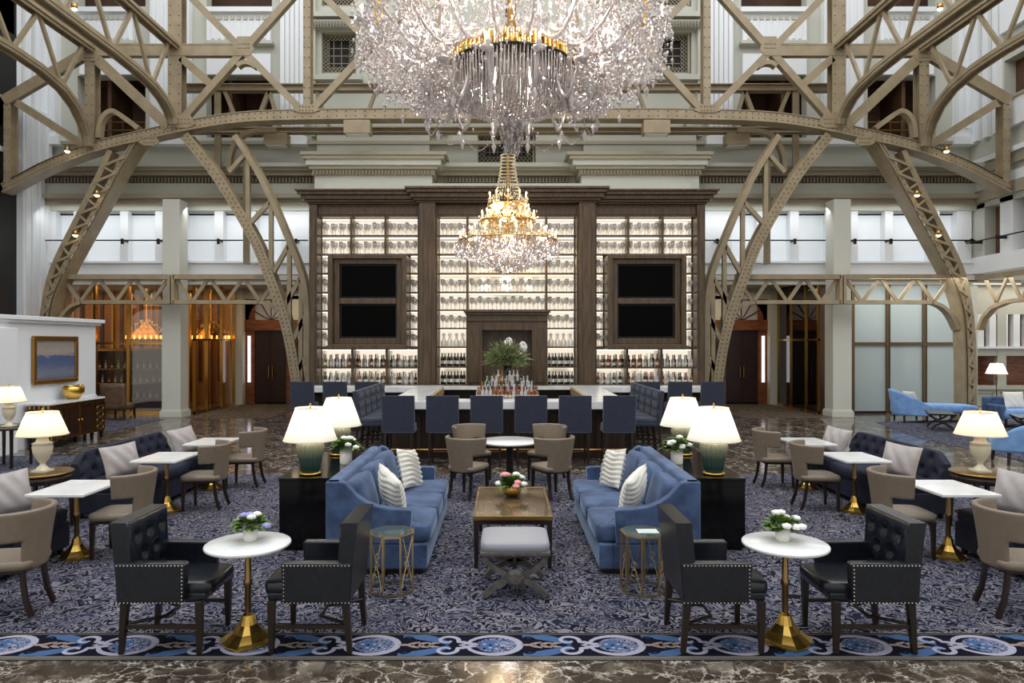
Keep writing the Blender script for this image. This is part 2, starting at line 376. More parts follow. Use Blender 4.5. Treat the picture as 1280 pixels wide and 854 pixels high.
    def build(s, name, mats, parent=None, bevel=0, solid=0, subd=0, loc=None, kind=None, seg=2, fix=False):
        me = bpy.data.meshes.new(name); me.from_pydata([tuple(p) for p in s.v], [], s.f)
        if not isinstance(mats, (list, tuple)): mats = [mats]
        for m in mats: me.materials.append(m)
        me.polygons.foreach_set('material_index', s.m); me.polygons.foreach_set('use_smooth', s.s)
        if fix:
            import bmesh
            bm = bmesh.new(); bm.from_mesh(me); bmesh.ops.recalc_face_normals(bm, faces=bm.faces[:]); bm.to_mesh(me); bm.free()
        me.update()
        o = bpy.data.objects.new(name, me); COL.objects.link(o)
        if parent is not None: o.parent = parent
        if loc is not None: o.location = loc
        if solid: md = o.modifiers.new('solid', 'SOLIDIFY'); md.thickness = solid; md.offset = 0
        if bevel: md = o.modifiers.new('bevel', 'BEVEL'); md.width = bevel; md.segments = seg; md.limit_method = 'ANGLE'; md.angle_limit = R(40)
        if subd: md = o.modifiers.new('sub', 'SUBSURF'); md.levels = subd; md.render_levels = subd
        if kind: o['kind'] = kind
        return o

def tag(o, label=None, cat=None, group=None, kind=None):
    if label: o['label'] = label
    if cat: o['category'] = cat
    if group: o['group'] = group
    if kind: o['kind'] = kind
    return o
def thing(name, label, cat, loc=(0, 0, 0), rz=0, group=None):
    o = bpy.data.objects.new(name, None); COL.objects.link(o); o.empty_display_size = .1
    o.location = loc; o.rotation_euler = (0, 0, rz)
    return tag(o, label, cat, group)
def copy_tree(o, parent=None):
    c = o.copy(); COL.objects.link(c)
    if parent is not None: c.parent = parent
    for ch in list(o.children): copy_tree(ch, c)
    return c
USED = set()
def place(proto, loc, rz, label, group=None, sx=1):
    """first call moves the prototype itself, later calls copy it with its parts"""
    if proto.name in USED: o = copy_tree(proto)
    else: o = proto; USED.add(proto.name)
    o.location = loc; o.rotation_euler = (0, 0, rz); o['label'] = label
    if group: o['group'] = group
    return o
def struct(mb, name, mats, parent=None, **k):
    o = mb.build(name, mats, parent, **k)
    if parent is None: o['kind'] = 'structure'
    return o
def Rz(a): return Matrix.Rotation(a, 4, 'Z')
def Tr(x, y, z): return Matrix.Translation((x, y, z))
# ================================================================ setting
def pbox(mb, x0, x1, y0, y1, Y, dep, mi=0):
    mb.box(WX(x0, Y), WX(x1, Y), Y, Y+dep, WZ(y1, Y), WZ(y0, Y), mi)

fl = MB(); fl.box(-20, 20, .5, 28, -.2, 0)
struct(fl, 'floor', M['marble'])

# ---- back wall, upper storeys
YB = 22.2
wb = MB()
for s in (1,):
    h = MB()
    top, bot = -90, 208
    for a, b in ((-20, 97), (182, 258), (340, 402), (445, 597)): pbox(h, a, b, top, bot, YB, .4)
    for a, b in ((97, 182), (258, 340)):
        pbox(h, a, b, 8, 95, YB, .4); pbox(h, a, b, 172, bot, YB, .4); pbox(h, a, b, -90, -60, YB, .4)
    for a, b in ((402, 445),):
        pbox(h, a, b, top, -12, YB, .4); pbox(h, a, b, 8, 40, YB, .4); pbox(h, a, b, 92, bot, YB, .4)
    pbox(h, 597, 631.7, top, 168, YB, .4); pbox(h, 597, 631.7, 205, bot, YB, .4)
    hm = h.mirror()
    for q in (h, hm): wb.add(q.v, q.f, 0)
struct(wb, 'wall_back', M['wall'])
def both(mb):
    o = MB()
    for q in (mb, mb.mirror()): 
        b = len(o.v); o.v += q.v; o.f += [tuple(b+i for i in f) for f in q.f]; o.m += q.m; o.s += q.s
    return o
# gallery behind the openings
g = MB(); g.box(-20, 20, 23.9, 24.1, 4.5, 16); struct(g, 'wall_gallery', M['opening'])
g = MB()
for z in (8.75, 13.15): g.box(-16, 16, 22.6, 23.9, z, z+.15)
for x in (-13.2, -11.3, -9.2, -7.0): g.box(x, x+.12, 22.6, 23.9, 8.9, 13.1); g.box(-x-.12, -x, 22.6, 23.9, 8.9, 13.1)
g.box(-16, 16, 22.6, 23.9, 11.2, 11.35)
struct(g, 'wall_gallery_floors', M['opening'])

# white fluted pilasters
h = MB()
for a, b in ((27, 70), (187, 236), (350, 380)):
    pbox(h, a, b, -90, 178, 21.95, .25)
    n = 5
    for i in range(n):
        x = a+(b-a)*(i+.5)/n; pbox(h, x-2.2, x+2.2, -90, 160, 21.88, .07)
    pbox(h, a-3, b+3, 170, 180, 21.85, .35)
struct(both(h), 'trim_1', M['wall_white'])
# white spandrel balustrades
h = MB()
for a, b in ((99, 166), (258, 338)):
    pbox(h, a, b, 10, 52, 22.05, .15); pbox(h, a-3, b+2, 8, 14, 21.9, .3); pbox(h, a-3, b+2, 50, 54, 21.95, .25, 1); pbox(h, a, b, 67, 93, 22.08, .12)
    n = 9
    for i in range(n):
        x = a+4+(b-a-8)*(i+.5)/n; pbox(h, x-2.4, x+2.4, 20, 24, 22.0, .06, 1); pbox(h, x-2.0, x+2.0, 26, 48, 22.01, .04)
struct(both(h), 'trim_2', [M['wall_white'], M['wall']])
# gallery rails in the dark openings
h = MB()
for a, b in ((97, 182), (258, 340)):
    for y in (152, 162): pbox(h, a, b, y, y+1.2, 22.3, .04)
    for x in range(a, b, 14): pbox(h, x, x+1, 150, 172, 22.3, .04)
struct(both(h), 'trim_3', M['antique'])
# centre block: mouldings around iron grilles
h = MB()
pbox(h, 388, 452, 24, 33, 21.9, .3); pbox(h, 388, 452, 14, 20, 21.8, .4)
for i in range(16): pbox(h, 390+i*3.9, 392+i*3.9, 26, 31, 21.84, .06, 1)
pbox(h, 388, 452, 93, 99, 21.95, .25); pbox(h, 388, 394, -90, 170, 22.0, .2)
pbox(h, 388, 560, 160, 166, 22.0, .2)
struct(both(h), 'trim_4', [M['wall'], M['dentil']])
wn = 0
def grille(name, x0, x1, y0, y1, step):
    Y = 22.3; mb = MB(); pbox(mb, x0-1, x1+1, y0-1, y1+1, Y+.25, .05)
    fr = struct(mb, name, M['dark'])
    g2 = MB(); n = int((x1-x0)/step); m = int((y1-y0)/step)
    xs0, xs1, zs0, zs1 = WX(x0, Y), WX(x1, Y), WZ(y1, Y), WZ(y0, Y)
    dx = (xs1-xs0)/n; dz = (zs1-zs0)/m
    for i in range(n):
        for j in range(m):
            cx, cz = xs0+dx*(i+.5), zs0+dz*(j+.5)
            edge = i < 2 or j < 2 or i >= n-2 or j >= m-2
            if edge:
                k = 6
                for q in range(k):
                    t0, t1 = 2*PI*q/k, 2*PI*(q+1)/k
                    g2.beam((cx+dx*.42*math.cos(t0), Y+.1, cz+dz*.42*math.sin(t0)), (cx+dx*.42*math.cos(t1), Y+.1, cz+dz*.42*math.sin(t1)), .018, .03)
    for i in range(3, n-2, 2): g2.box(xs0+dx*i-.008, xs0+dx*i+.008, Y+.1, Y+.12, zs0+2*dz, zs1-2*dz)
    for j in range(3, m-2, 2): g2.box(xs0+2*dx, xs1-2*dx, Y+.1, Y+.12, zs0+dz*j-.008, zs0+dz*j+.008)
    for a in (xs0, xs1): g2.box(a-.03, a+.03, Y-.02, Y+.15, zs0, zs1)
    for a in (zs0, zs1): g2.box(xs0, xs1, Y-.02, Y+.15, a-.03, a+.03)
    g2.build('grille', M['cornice'], fr)
for i, (a, b) in enumerate(((402, 445), (818, 861))):
    grille(f'window_{i+1}', a, b, 40, 92, 4.4)
for i, (a, b) in enumerate(((402, 445), (818, 861))):
    grille(f'window_{i+3}', a, b, -12, 8, 4.4)
grille('window_5', 597, 667, 168, 205, 5)

# entablature all along the back wall
h = MB()
def band(y0, y1, Y, mi, xl=-10, xr=640): pbox(h, xl, xr, y0, y1, Y, 22.3-Y, mi)
band(176, 180, 21.94, 0); band(203, 208, 21.25, 1); band(208, 213, 21.4, 0); band(213, 219, 21.55, 0)
band(219, 229, 21.8, 0); band(229, 242, 21.75, 1); band(242, 247, 21.5, 0); band(247, 256, 21.7, 0); band(256, 263, 21.85, 1)
for i in range(96): pbox(h, 8+i*4.2, 10.4+i*4.2, 221.5, 228, 21.68, .14, 2)
for i in range(22): pbox(h, 557+i*4.2, 559.4+i*4.2, 221.5, 228, 21.68, .14, 2)
struct(both(h), 'trim_5', [M['cornice'], M['wall'], M['dentil']])
# two projecting blocks above the bar
h = MB(); Yp = 20.9
pbox(h, 393, 540, 206, 262, Yp, 1.3, 1)
for y0, y1, o, mi in ((189, 193, 18, 0), (193, 198, 15, 0), (198, 206, 11, 1), (206, 211, 7, 0), (211, 219, 3, 0)):
    pbox(h, 393-o, 540+o, y0, y1, Yp-o*.018, 1.3, mi)
for i in range(37): pbox(h, 391+i*4.1, 393.4+i*4.1, 212.5, 218, Yp-.12, .1, 2)
pbox(h, 396, 537, 166, 190, 22.0, .25, 1)
struct(both(h), 'trim_6', [M['cornice'], M['wall'], M['dentil']])

# ---- mezzanine: blinds, white posts, fascia
YM = 22.0
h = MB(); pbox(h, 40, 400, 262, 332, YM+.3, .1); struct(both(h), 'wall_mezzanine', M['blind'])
h = MB()
for a, b in ((52, 70), (92, 104), (150, 160), (194, 203), (222, 232), (268, 279), (310, 320), (352, 388)):
    pbox(h, a, b, 260, 330, YM, .3)
pbox(h, -10, 400, 329, 344, YM-.05, .4); pbox(h, -10, 400, 326.5, 329, YM-.12, .5)
struct(both(h), 'trim_7', M['wall_white'])
h = MB()
for a, b in ((72, 92), (104, 150), (162, 194), (234, 267), (281, 309), (322, 350)):
    for y in (263.2, 267): pbox(h, a, b, y, y+2.0, YM+.22, .06)
struct(both(h), 'trim_8', M['dark'])
h = MB(); h.box(-20, 20, 21.95, 27.5, 4.3, 4.48); struct(h, 'ceiling', M['concrete'])
h = MB(); pbox(h, -10, 400, 344, 352, YM, .3); pbox(h, -10, 400, 352, 356, YM-.04, .3, 1); struct(both(h), 'trim_9', [M['cornice'], M['wall']])

# dark rails across the mezzanine
for s in (1, -1):
    side = 'painting' if s == 1 else 'frosted-glass'
    t = thing('balcony_rail', f'thin dark metal rail across the white mezzanine on the {side} side', 'rail', (0, 0, 0), 0, 'mezzanine rails')
    mb = MB(); z = WZ(300.5, 21.7); x0, x1 = WX(48, 21.7), WX(208, 21.7)
    mb2 = MB(); mb2.tube([(x0, 21.7, z), (x1, 21.7, z)], .022, 8); mb2.tube([(WX(222, 21.7), 21.7, z), (WX(385, 21.7), 21.7, z)], .022, 8)
    (mb2 if s == 1 else mb2.mirror()).build('rail', M['iron'], t)
    for px in (52, 153, 198, 226, 273, 370):
        b = MB(); x = WX(px, 21.7); b.box(x-.02, x+.02, 21.66, 22.02, z-.03, z+.03); b.box(x-.035, x+.035, 21.66, 21.74, z-.12, z+.05)
        (b if s == 1 else b.mirror()).build('bracket', M['iron'], t)

# ---- piers
for s in (1, -1):
    side = 'painting' if s == 1 else 'frosted-glass'
    t = thing('pier', f'square pale stone pier on the {side} side carrying the lattice girders', 'column', (0, 0, 0), 0, 'stone piers')
    mb = MB(); x0, x1 = WX(202, 20.9), WX(225.5, 20.9)
    mb.box(x0, x1, 20.9, 21.45, .18, 3.5)
    mb.box(x0-.03, x1+.03, 20.87, 21.48, 3.5, 3.56)
    c = MB(); c.box(x0-.05, x1+.05, 20.85, 21.5, 0, .18); c.box(x0-.03, x1+.03, 20.87, 21.48, .18, .22)
    u = MB(); u.box(x0, x1-.05, 20.95, 21.5, 3.56, 6.7)
    for q, nm in ((mb, 'shaft'), (c, 'base'), (u, 'upper_shaft')): (q if s == 1 else q.mirror()).build(nm, M['pier'], t, bevel=.012)

# ---- wall behind the bar and returns
h = MB(); h.box(-5.3, 5.3, 19.75, 22.0, 0, 6.9); struct(h, 'wall_bar', M['wall'])
h = MB(); h.box(-20, 20, 27.3, 27.5, 0, 4.4); struct(h, 'wall_rear', M['darkwarm'])

# ---- side walls
for s in (1, -1):
    h = MB()
    h.box(14.98, 15.5, 8, 22.6, 4.49, 4.9, 1)                     # fascia
    h.box(15.05, 15.5, 21.5, 22.6, 4.9, 6.7); h.box(15.05, 15.5, 20.3, 20.83, 4.9, 6.7, 1); h.box(15.05, 15.5, 8, 19.5, 4.9, 6.7)
    h.box(15.05, 15.5, 8, 22.6, 6.55, 8.7); h.box(15.0, 15.5, 8, 22.6, 4.9, 5.02, 1)
    h.box(15.05, 15.5, 20.65, 22.6, 8.7, 16); h.box(15.05, 15.5, 17.4, 19.3, 8.7, 16); h.box(15.05, 15.5, 8, 16, 8.7, 16)
    h.box(15.05, 15.5, 16, 20.65, 10.8, 12.6)
    h.box(14.85, 15.2, 8, 22.3, 7.92, 8.07, 1); h.box(14.92, 15.2, 8, 22.3, 7.6, 7.92, 2); h.box(14.97, 15.2, 8, 22.3, 7.1, 7.4, 1); h.box(14.9, 15.2, 8, 22.3, 6.72, 7.08, 2)
    h.box(14.9, 15.2, 16, 20.65, 8.7, 9.5, 1); h.box(14.85, 15.2, 16, 20.7, 9.5, 9.58, 2); h.box(14.9, 15.2, 16, 20.65, 11.6, 12.6, 1)
    for y in (20.75, 21.2, 21.65): h.box(14.93, 15.1, y, y+.25, 8.7, 16, 1)
    q = h if s == 1 else h.mirror()
    struct(q, 'wall_right' if s == 1 else 'wall_left', [M['wall'], M['wall_white'], M['cornice']])
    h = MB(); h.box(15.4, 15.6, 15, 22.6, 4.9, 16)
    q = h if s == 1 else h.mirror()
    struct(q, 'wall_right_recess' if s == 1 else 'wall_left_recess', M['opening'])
# tall white pilaster and dark opening at the left end
h = MB()
h.box(-15.0, -14.7, 20.75, 22.1, 0, 9.6); 
for y in (20.8, 21.1, 21.45, 21.8): h.box(-14.7, -14.64, y, y+.2, 0, 9.5)
struct(h, 'trim_10', M['wall_white'])
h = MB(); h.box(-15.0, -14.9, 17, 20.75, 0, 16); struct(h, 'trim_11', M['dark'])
# rail on the right-hand mezzanine wall
t = thing('balcony_rail', 'thin dark metal rail on the side wall before two brown windows', 'rail', (0, 0, 0), 0, 'mezzanine rails')
mb = MB(); mb.tube([(14.75, 17, 5.47), (14.75, 21.9, 5.47)], .022, 8); mb.build('rail', M['iron'], t)
for y in (21.6, 20.55, 19.4):
    b = MB(); b.box(14.72, 15.04, y-.025, y+.025, 5.42, 5.52); b.build('bracket', M['iron'], t)

# ---- reception wall beyond the right end
h = MB(); Yr = 23.0
pbox(h, 1203, 1222, 345, 520, 22.0, .5, 0)
def rb(a, b, c, d, Y=Yr, dep=.2, mi=0): pbox(h, a, b, c, d, Y, dep, mi)
rb(1205, 1222, 380, 520); rb(1247, 1258, 380, 520, Yr-.013); rb(1222, 1420, 487, 520); rb(1222, 1420, 433, 445); rb(1222, 1420, 345, 393)
rb(1205, 1420, 433, 436, Yr-.12, .3, 1)
for i in range(12): x = 1222+i*15; rb(x, x+8, 393, 433, Yr-.006, .2, 1)
for a, b in ((1216, 1243), (1252, 1290), (1296, 1340)):
    for c, d in ((490, 508), (512, 517)):
        for e, f_, g_, k in ((a, b, c, c+1.5), (a, b, d-1.5, d), (a, a+1.5, c, d), (b-1.5, b, c, d)): rb(e, f_, g_, k, Yr-.04, .05)
rb(1205, 1420, 482, 487, Yr-.1, .2, 0)
for i in range(2, 12): rb(1247+i*40, 1258+i*40, 380, 520, Yr-.013)
struct(h, 'wall_reception', [M['wall'], M['wall_white']])
h = MB(); h.box(WX(1205, Yr), 20, Yr+.6, Yr+.7, 0, 4.4); struct(h, 'wall_reception_back', M['mahogany'])

# ---- frosted glass screen (things: one screen with panes and mullions)
t = thing('glass_screen', 'tall frosted glass partition with bronze mullions behind the blue chaise', 'partition')
Y = 22.0
for a, b in ((1067, 1107), (1113, 1153), (1159, 1198)):
    for c, d in ((352, 428), (432, 514)):
        mb = MB(); pbox(mb, a, b, c, d, Y+.1, .03); mb.build('pane', M['frost'], t)
for x in (1064, 1107, 1153, 1197):
    mb = MB(); pbox(mb, x+1, x+4.5, 352, 518, Y+.04, .16); mb.build('mullion', M['bronze'], t)
mb = MB(); pbox(mb, 1066, 1200, 428.5, 432, Y+.05, .14); mb.build('transom', M['bronze'], t)
mb = MB(); pbox(mb, 1066, 1200, 514, 518, Y+.05, .14); mb.build('sill', M['leg'], t)

# ---- left restaurant behind clear glass
h = MB(); h.box(-20, -10.15, 26.2, 26.3, 0, 4.3); struct(h, 'wall_restaurant', M['warmwall'])
h = MB()
for i in range(13):
    x = -19.6+i*.75; h.box(x, x+.06, 26.12, 26.2, 0, 4.3, 0); h.box(x+.3, x+.42, 26.14, 26.2, .8, 4.2, 1)
struct(h, 'trim_12', [M['brass'], M['darkwarm']])
t = thing('glass_screen', 'clear glass restaurant front in thin brass frames beside the pale pier', 'partition')
for a, b in ((30, 116), (119, 158), (162, 204)):
    for c, d in ((352, 428), (432, 514)):
        mb = MB(); pbox(mb, a, b, c, d, 22.1, .02); mb.build('pane', M['pane'], t)
for x in (28, 116, 158, 204):
    mb = MB(); pbox(mb, x, x+3.5, 352, 517, 22.05, .12); mb.build('mullion', M['brass'], t)
for y in (352, 428, 514):
    mb = MB(); pbox(mb, 30, 206, y, y+3, 22.06, .1); mb.build('transom', M['brass'], t)
for s in (1, -1):
    # glazed side of the passage that leads to the doors
    lab = 'bronze glazed wall beside the passage to the double doors on the ' + ('painting side' if s == 1 else 'frosted-glass side')
    t = thing('glass_screen', lab, 'partition')
    ys = (22.0, 22.9, 24.1, 25.2)
    for i in range(3):
        for c, d in ((.06, 2.35), (2.42, 4.25)):
            mb = MB(); mb.box(-10.08, -10.06, ys[i]+.05, ys[i+1], c, d); (mb if s == 1 else mb.mirror()).build('pane', M['pane' if s == 1 else 'pane_bronze'], t)
    for y in ys:
        mb = MB(); mb.box(-10.12, -10.02, y, y+.06, 0, 4.28); (mb if s == 1 else mb.mirror()).build('mullion', M['brass'], t)
    mb = MB(); mb.box(-10.11, -10.03, 22, 25.26, 2.35, 2.42); mb.box(-10.11, -10.03, 22, 25.26, 0, .06)
    (mb if s == 1 else mb.mirror()).build('transom', M['brass'], t)
    # dark panelling seen through it
    # end wall of the passage with the door
    h = MB(); Y = 25.5
    pbox(h, 288, 303, 340, 506, Y-.25, .6, 0); pbox(h, 303, 420, 340, 374, Y, .2, 0); pbox(h, 364, 420, 370, 506, Y, .2, 0)
    q = h if s == 1 else h.mirror(); struct(q, 'wall_passage_west' if s == 1 else 'wall_passage_east', M['pier'])
    q0 = MB(); pbox(q0, 304, 318, 374, 506, Y+.02, .15); pbox(q0, 358, 372, 374, 506, Y+.02, .15); pbox(q0, 304, 372, 400, 413, Y-.04, .25)
    # arch spandrels
    cxm, zc, rr = WX(338, Y), WZ(401, Y), .82
    pts = [(WX(304, Y), WZ(374, Y)), (WX(304, Y), zc)]+[(cxm-rr*math.cos(PI*k/16), zc+rr*math.sin(PI*k/16)) for k in range(17)]+[(WX(372, Y), zc), (WX(372, Y), WZ(374, Y))]
    q0.prism(pts, 'y', Y+.02, Y+.17)
    fr = struct(q0 if s == 1 else q0.mirror(), 'door_1' if s == 1 else 'door_2', M['mahogany'], fix=True)
    p = MB(); p.box(cxm-.85, cxm+.85, Y+.1, Y+.13, zc, zc+.9); (p if s == 1 else p.mirror()).build('fanlight', M['arch_glass'], fr)
    mu = MB()
    for k in range(1, 6): a = PI*k/6; mu.beam((cxm, Y+.08, zc), (cxm-rr*math.cos(a), Y+.08, zc+rr*math.sin(a)), .025, .03)
    (mu if s == 1 else mu.mirror()).build('glazing_bars', M['leg'], fr)
    for k, (a, b) in enumerate(((318, 338), (338.4, 358))):
        lf = MB(); pbox(lf, a, b, 413, 503, Y+.08, .06)
        pan = []
        for c, d in ((418, 440), (444, 470), (474, 498)):
            pbox(lf, a+2.5, b-2.5, c, d, Y+.06, .03)
        lo = (lf if s == 1 else lf.mirror()).build('leaf', M['door'], fr)
        hd = MB(); xh = 336 if k == 0 else 340.6
        hd.tube([(WX(xh, Y), Y-.01, WZ(458, Y)), (WX(xh, Y), Y-.01, WZ(472, Y))], .018, 8); 
        for yy in (459, 471): hd.tube([(WX(xh, Y), Y-.01, WZ(yy, Y)), (WX(xh, Y), Y+.08, WZ(yy, Y))], .012, 6)
        (hd if s == 1 else hd.mirror()).build('handle', M['brass'], lo)
    sl = MB(); pbox(sl, 309.5, 313, 420, 478, Y-.03, .03); (sl if s == 1 else sl.mirror()).build('sidelight', M['stripe'], fr)
    # rug before the door
    rg = MB(); rg.prism([(-9.75, 20.7), (-7.2, 20.7), (-7.2, 25.2), (-9.75, 25.2)], 'z', .001, .006)
    o = (rg if s == 1 else rg.mirror()).build('rug', M['rug_door'], fix=True)
    tag(o, 'brown patterned runner before the double doors on the ' + ('painting side' if s == 1 else 'frosted-glass side'), 'rug', 'runners before the doors')
h = MB(); h.box(10.15, 11.05, 22.3, 26, 0, 4.3); struct(h, 'wall_service', M['darkwarm'])

# restaurant interior: bar shelves with bottles, two lit crystal lamps, brown wing chair
t = thing('display_shelf', 'tall brass framed bottle shelf inside the glowing glass restaurant', 'shelf')
Y = 24.2
fr = MB()
for x in (118, 160, 204): pbox(fr, x, x+2, 438, 512, Y, .3)
pbox(fr, 118, 206, 436, 439, Y, .3); fr.build('frame', M['brass'], t)
for y in (461, 479, 498):
    m_ = MB(); pbox(m_, 118, 206, y, y+1.4, Y, .3); m_.build('shelf', M['antique'], t)
bk = MB(); pbox(bk, 118, 206, 438, 512, Y+.32, .02); bk.build('back_panel', M['darkwarm'], t)
SHELF_R = [(x, y, Y) for y in (461, 479, 498) for x in range(122, 204, 4) if abs(x-160) > 3]
for (px, n, lab) in ((183, 46, 'tiered crystal lamp glowing beside the pale pier inside the glass restaurant'), (264, 40, 'tiered crystal lamp glowing behind the brass framed passage glass')):
    Yc = 24.0 if px < 200 else 24.95; c = W(px, 423, Yc)
    t = thing('ceiling_lamp', lab, 'chandelier', (c.x, c.y, c.z), 0, 'restaurant crystal lamps')
    a = MB()
    for k in range(22):
        th = 2*PI*k/22; a.tube([(.62*math.cos(th), .62*math.sin(th), -.06), (.62*math.cos(th), .62*math.sin(th), .1)], .028, 6)
    a.build('bulb_ring', M['warmrow'], t)
    a = MB()
    for k in range(120):
        th = random.random()*2*PI; rr = random.choice((.2, .35, .5, .6)); zz = .15+(.62-rr)*.9; a.octa((rr*math.cos(th), rr*math.sin(th), zz+random.random()*.12), .025, .06)
    o = a.build('crystal_beads', M['crystal_warm'], t, kind='stuff')
    a = MB(); a.lathe([(.64, -.08), (.66, -.04), (.6, .02), (.02, .62), (.02, 4.25-c.z)], 20); a.build('frame', M['brass'], t)
t = thing('wing_chair', 'brown leather wing chair seen from behind by the restaurant glass', 'chair', (WX(150, 20.4), 20.4, .009))
a = MB(); a.grid(lambda u, v: ((u-.5)*.72, -.28+.1*math.cos((u-.5)*2.6)*-1-.06*v, .3+.78*v), 8, 6); a.build('backrest', M['upholst_brown'], t, solid=.12)
a = MB(); a.ball((0, .02, .38), (.34, .32, .1), .4); a.build('seat', M['upholst_brown'], t)
for x in (-.28, .28):
    for y in (-.3, .26):
        a = MB(); a.frust((x*1.05, y*1.05, 0), (x, y, .32), .04, .04, .06, .06); a.build('leg', M['leg'], t)

# ---- white partition with the painting
h = MB()
h.box(-11.2, -10.4, 8, 17.25, 0, 2.72); h.box(-11.3, -10.32, 8, 17.35, 2.72, 2.78); h.box(-11.38, -10.26, 8, 17.42, 2.78, 2.87)
h.box(-10.4, -10.2, 8, 14.2, 0, 2.6); h.box(-10.4, -10.37, 14.2, 17.26, .0, .98)
struct(h, 'wall_partition', M['wall_white'], bevel=.01)
t = thing('painting', 'gilt framed blue seascape on the white partition above the sideboard', 'painting', (-10.38, 15.65, 1.9))
a = MB(); fw, fh, b_ = .78, .54, .1
for z0, z1, y0, y1 in ((-fh, -fh+b_, -fw, fw), (fh-b_, fh, -fw, fw), (-fh+b_, fh-b_, -fw, -fw+b_), (-fh+b_, fh-b_, fw-b_, fw)): a.box(0, .06, y0, y1, z0, z1)
a.build('picture_frame', M['paint_frame'], t, bevel=.015)
a = MB(); a.box(0, .02, -fw+b_, fw-b_, -fh+b_, fh-b_); a.build('canvas', M['painting'], t)
# ================================================================ steelwork (the trusses stand in the plane y = 20 and run forward from it)
YT = 20.0
def S(px, py, Y=YT): return W(px, py, Y)
PXM = F/YT
def rivets(mb, p, q, n, off, mi=1):
    p, q = Vector(p), Vector(q); r = .026
    for i in range(n):
        c = p.lerp(q, (i+.5)/n)
        for o in off:
            x, y, z = c+Vector(o); mb.add([(x-r, y, z), (x, y, z-r), (x+r, y, z), (x, y, z+r), (x, y-r, z)], [(0, 1, 4), (1, 2, 4), (2, 3, 4), (3, 0, 4)], mi)
def smoothpts(pts, n=6):
    out = []
    P = [Vector((a, b, 0)) for a, b in pts]
    for i in range(len(P)-1):
        p0, p1, p2, p3 = P[max(i-1, 0)], P[i], P[i+1], P[min(i+2, len(P)-1)]
        for k in range(n):
            t = k/n
            v = .5*((2*p1)+(p2-p0)*t+(2*p0-5*p1+4*p2-p3)*t*t+(3*p1-p0-3*p2+p3)*t**3)
            out.append((v.x, v.y))
    out.append(pts[-1]); return out
SM = [M['steel'], M['rivet']]
def emit(mb, name, root, s, mats=None):
    return (mb if s == 1 else mb.mirror()).build(name, mats or SM, root)
def angle_bar(mb, p, q, w=.17, d=.3):
    """two flats with a flange, as riveted steel"""
    mb.beam(p, q, w, .03); 
    p2, q2 = Vector(p)+Vector((0, d/2, 0)), Vector(q)+Vector((0, d/2, 0))
    mb.beam(p2, q2, w*.35, d)

# -- main cross truss
root = thing('main_truss', 'great riveted beige steel roof truss spanning the atrium above the bar', 'steel truss')
chordL = smoothpts([(3, 234), (28, 221), (60, 205), (118, 183), (180, 168), (235, 156), (300, 146), (383, 142.5), (500, 141.5), (633.5, 141.5)], 5)
cm = MB()
pts = [S(*p) for p in chordL]; n = len(pts)
full = pts+[Vector((-p.x, p.y, p.z)) for p in reversed(pts[:-1])]
cm.sweep([p+Vector((0, .02, 0)) for p in full], .25, .04)                  # front web
cm.sweep([p+Vector((0, .2, -.14)) for p in full], .05, .46)               # bottom flange (soffit)
cm.sweep([p+Vector((0, .2, .13)) for p in full], .05, .4)
cm.sweep([p+Vector((0, .4, 0)) for p in full], .22, .04)
for i in range(0, len(full)-1, 1): rivets(cm, full[i], full[i+1], 2, [(0, -.005, .07), (0, -.005, -.07)])
cm.build('bottom_chord', SM, root)
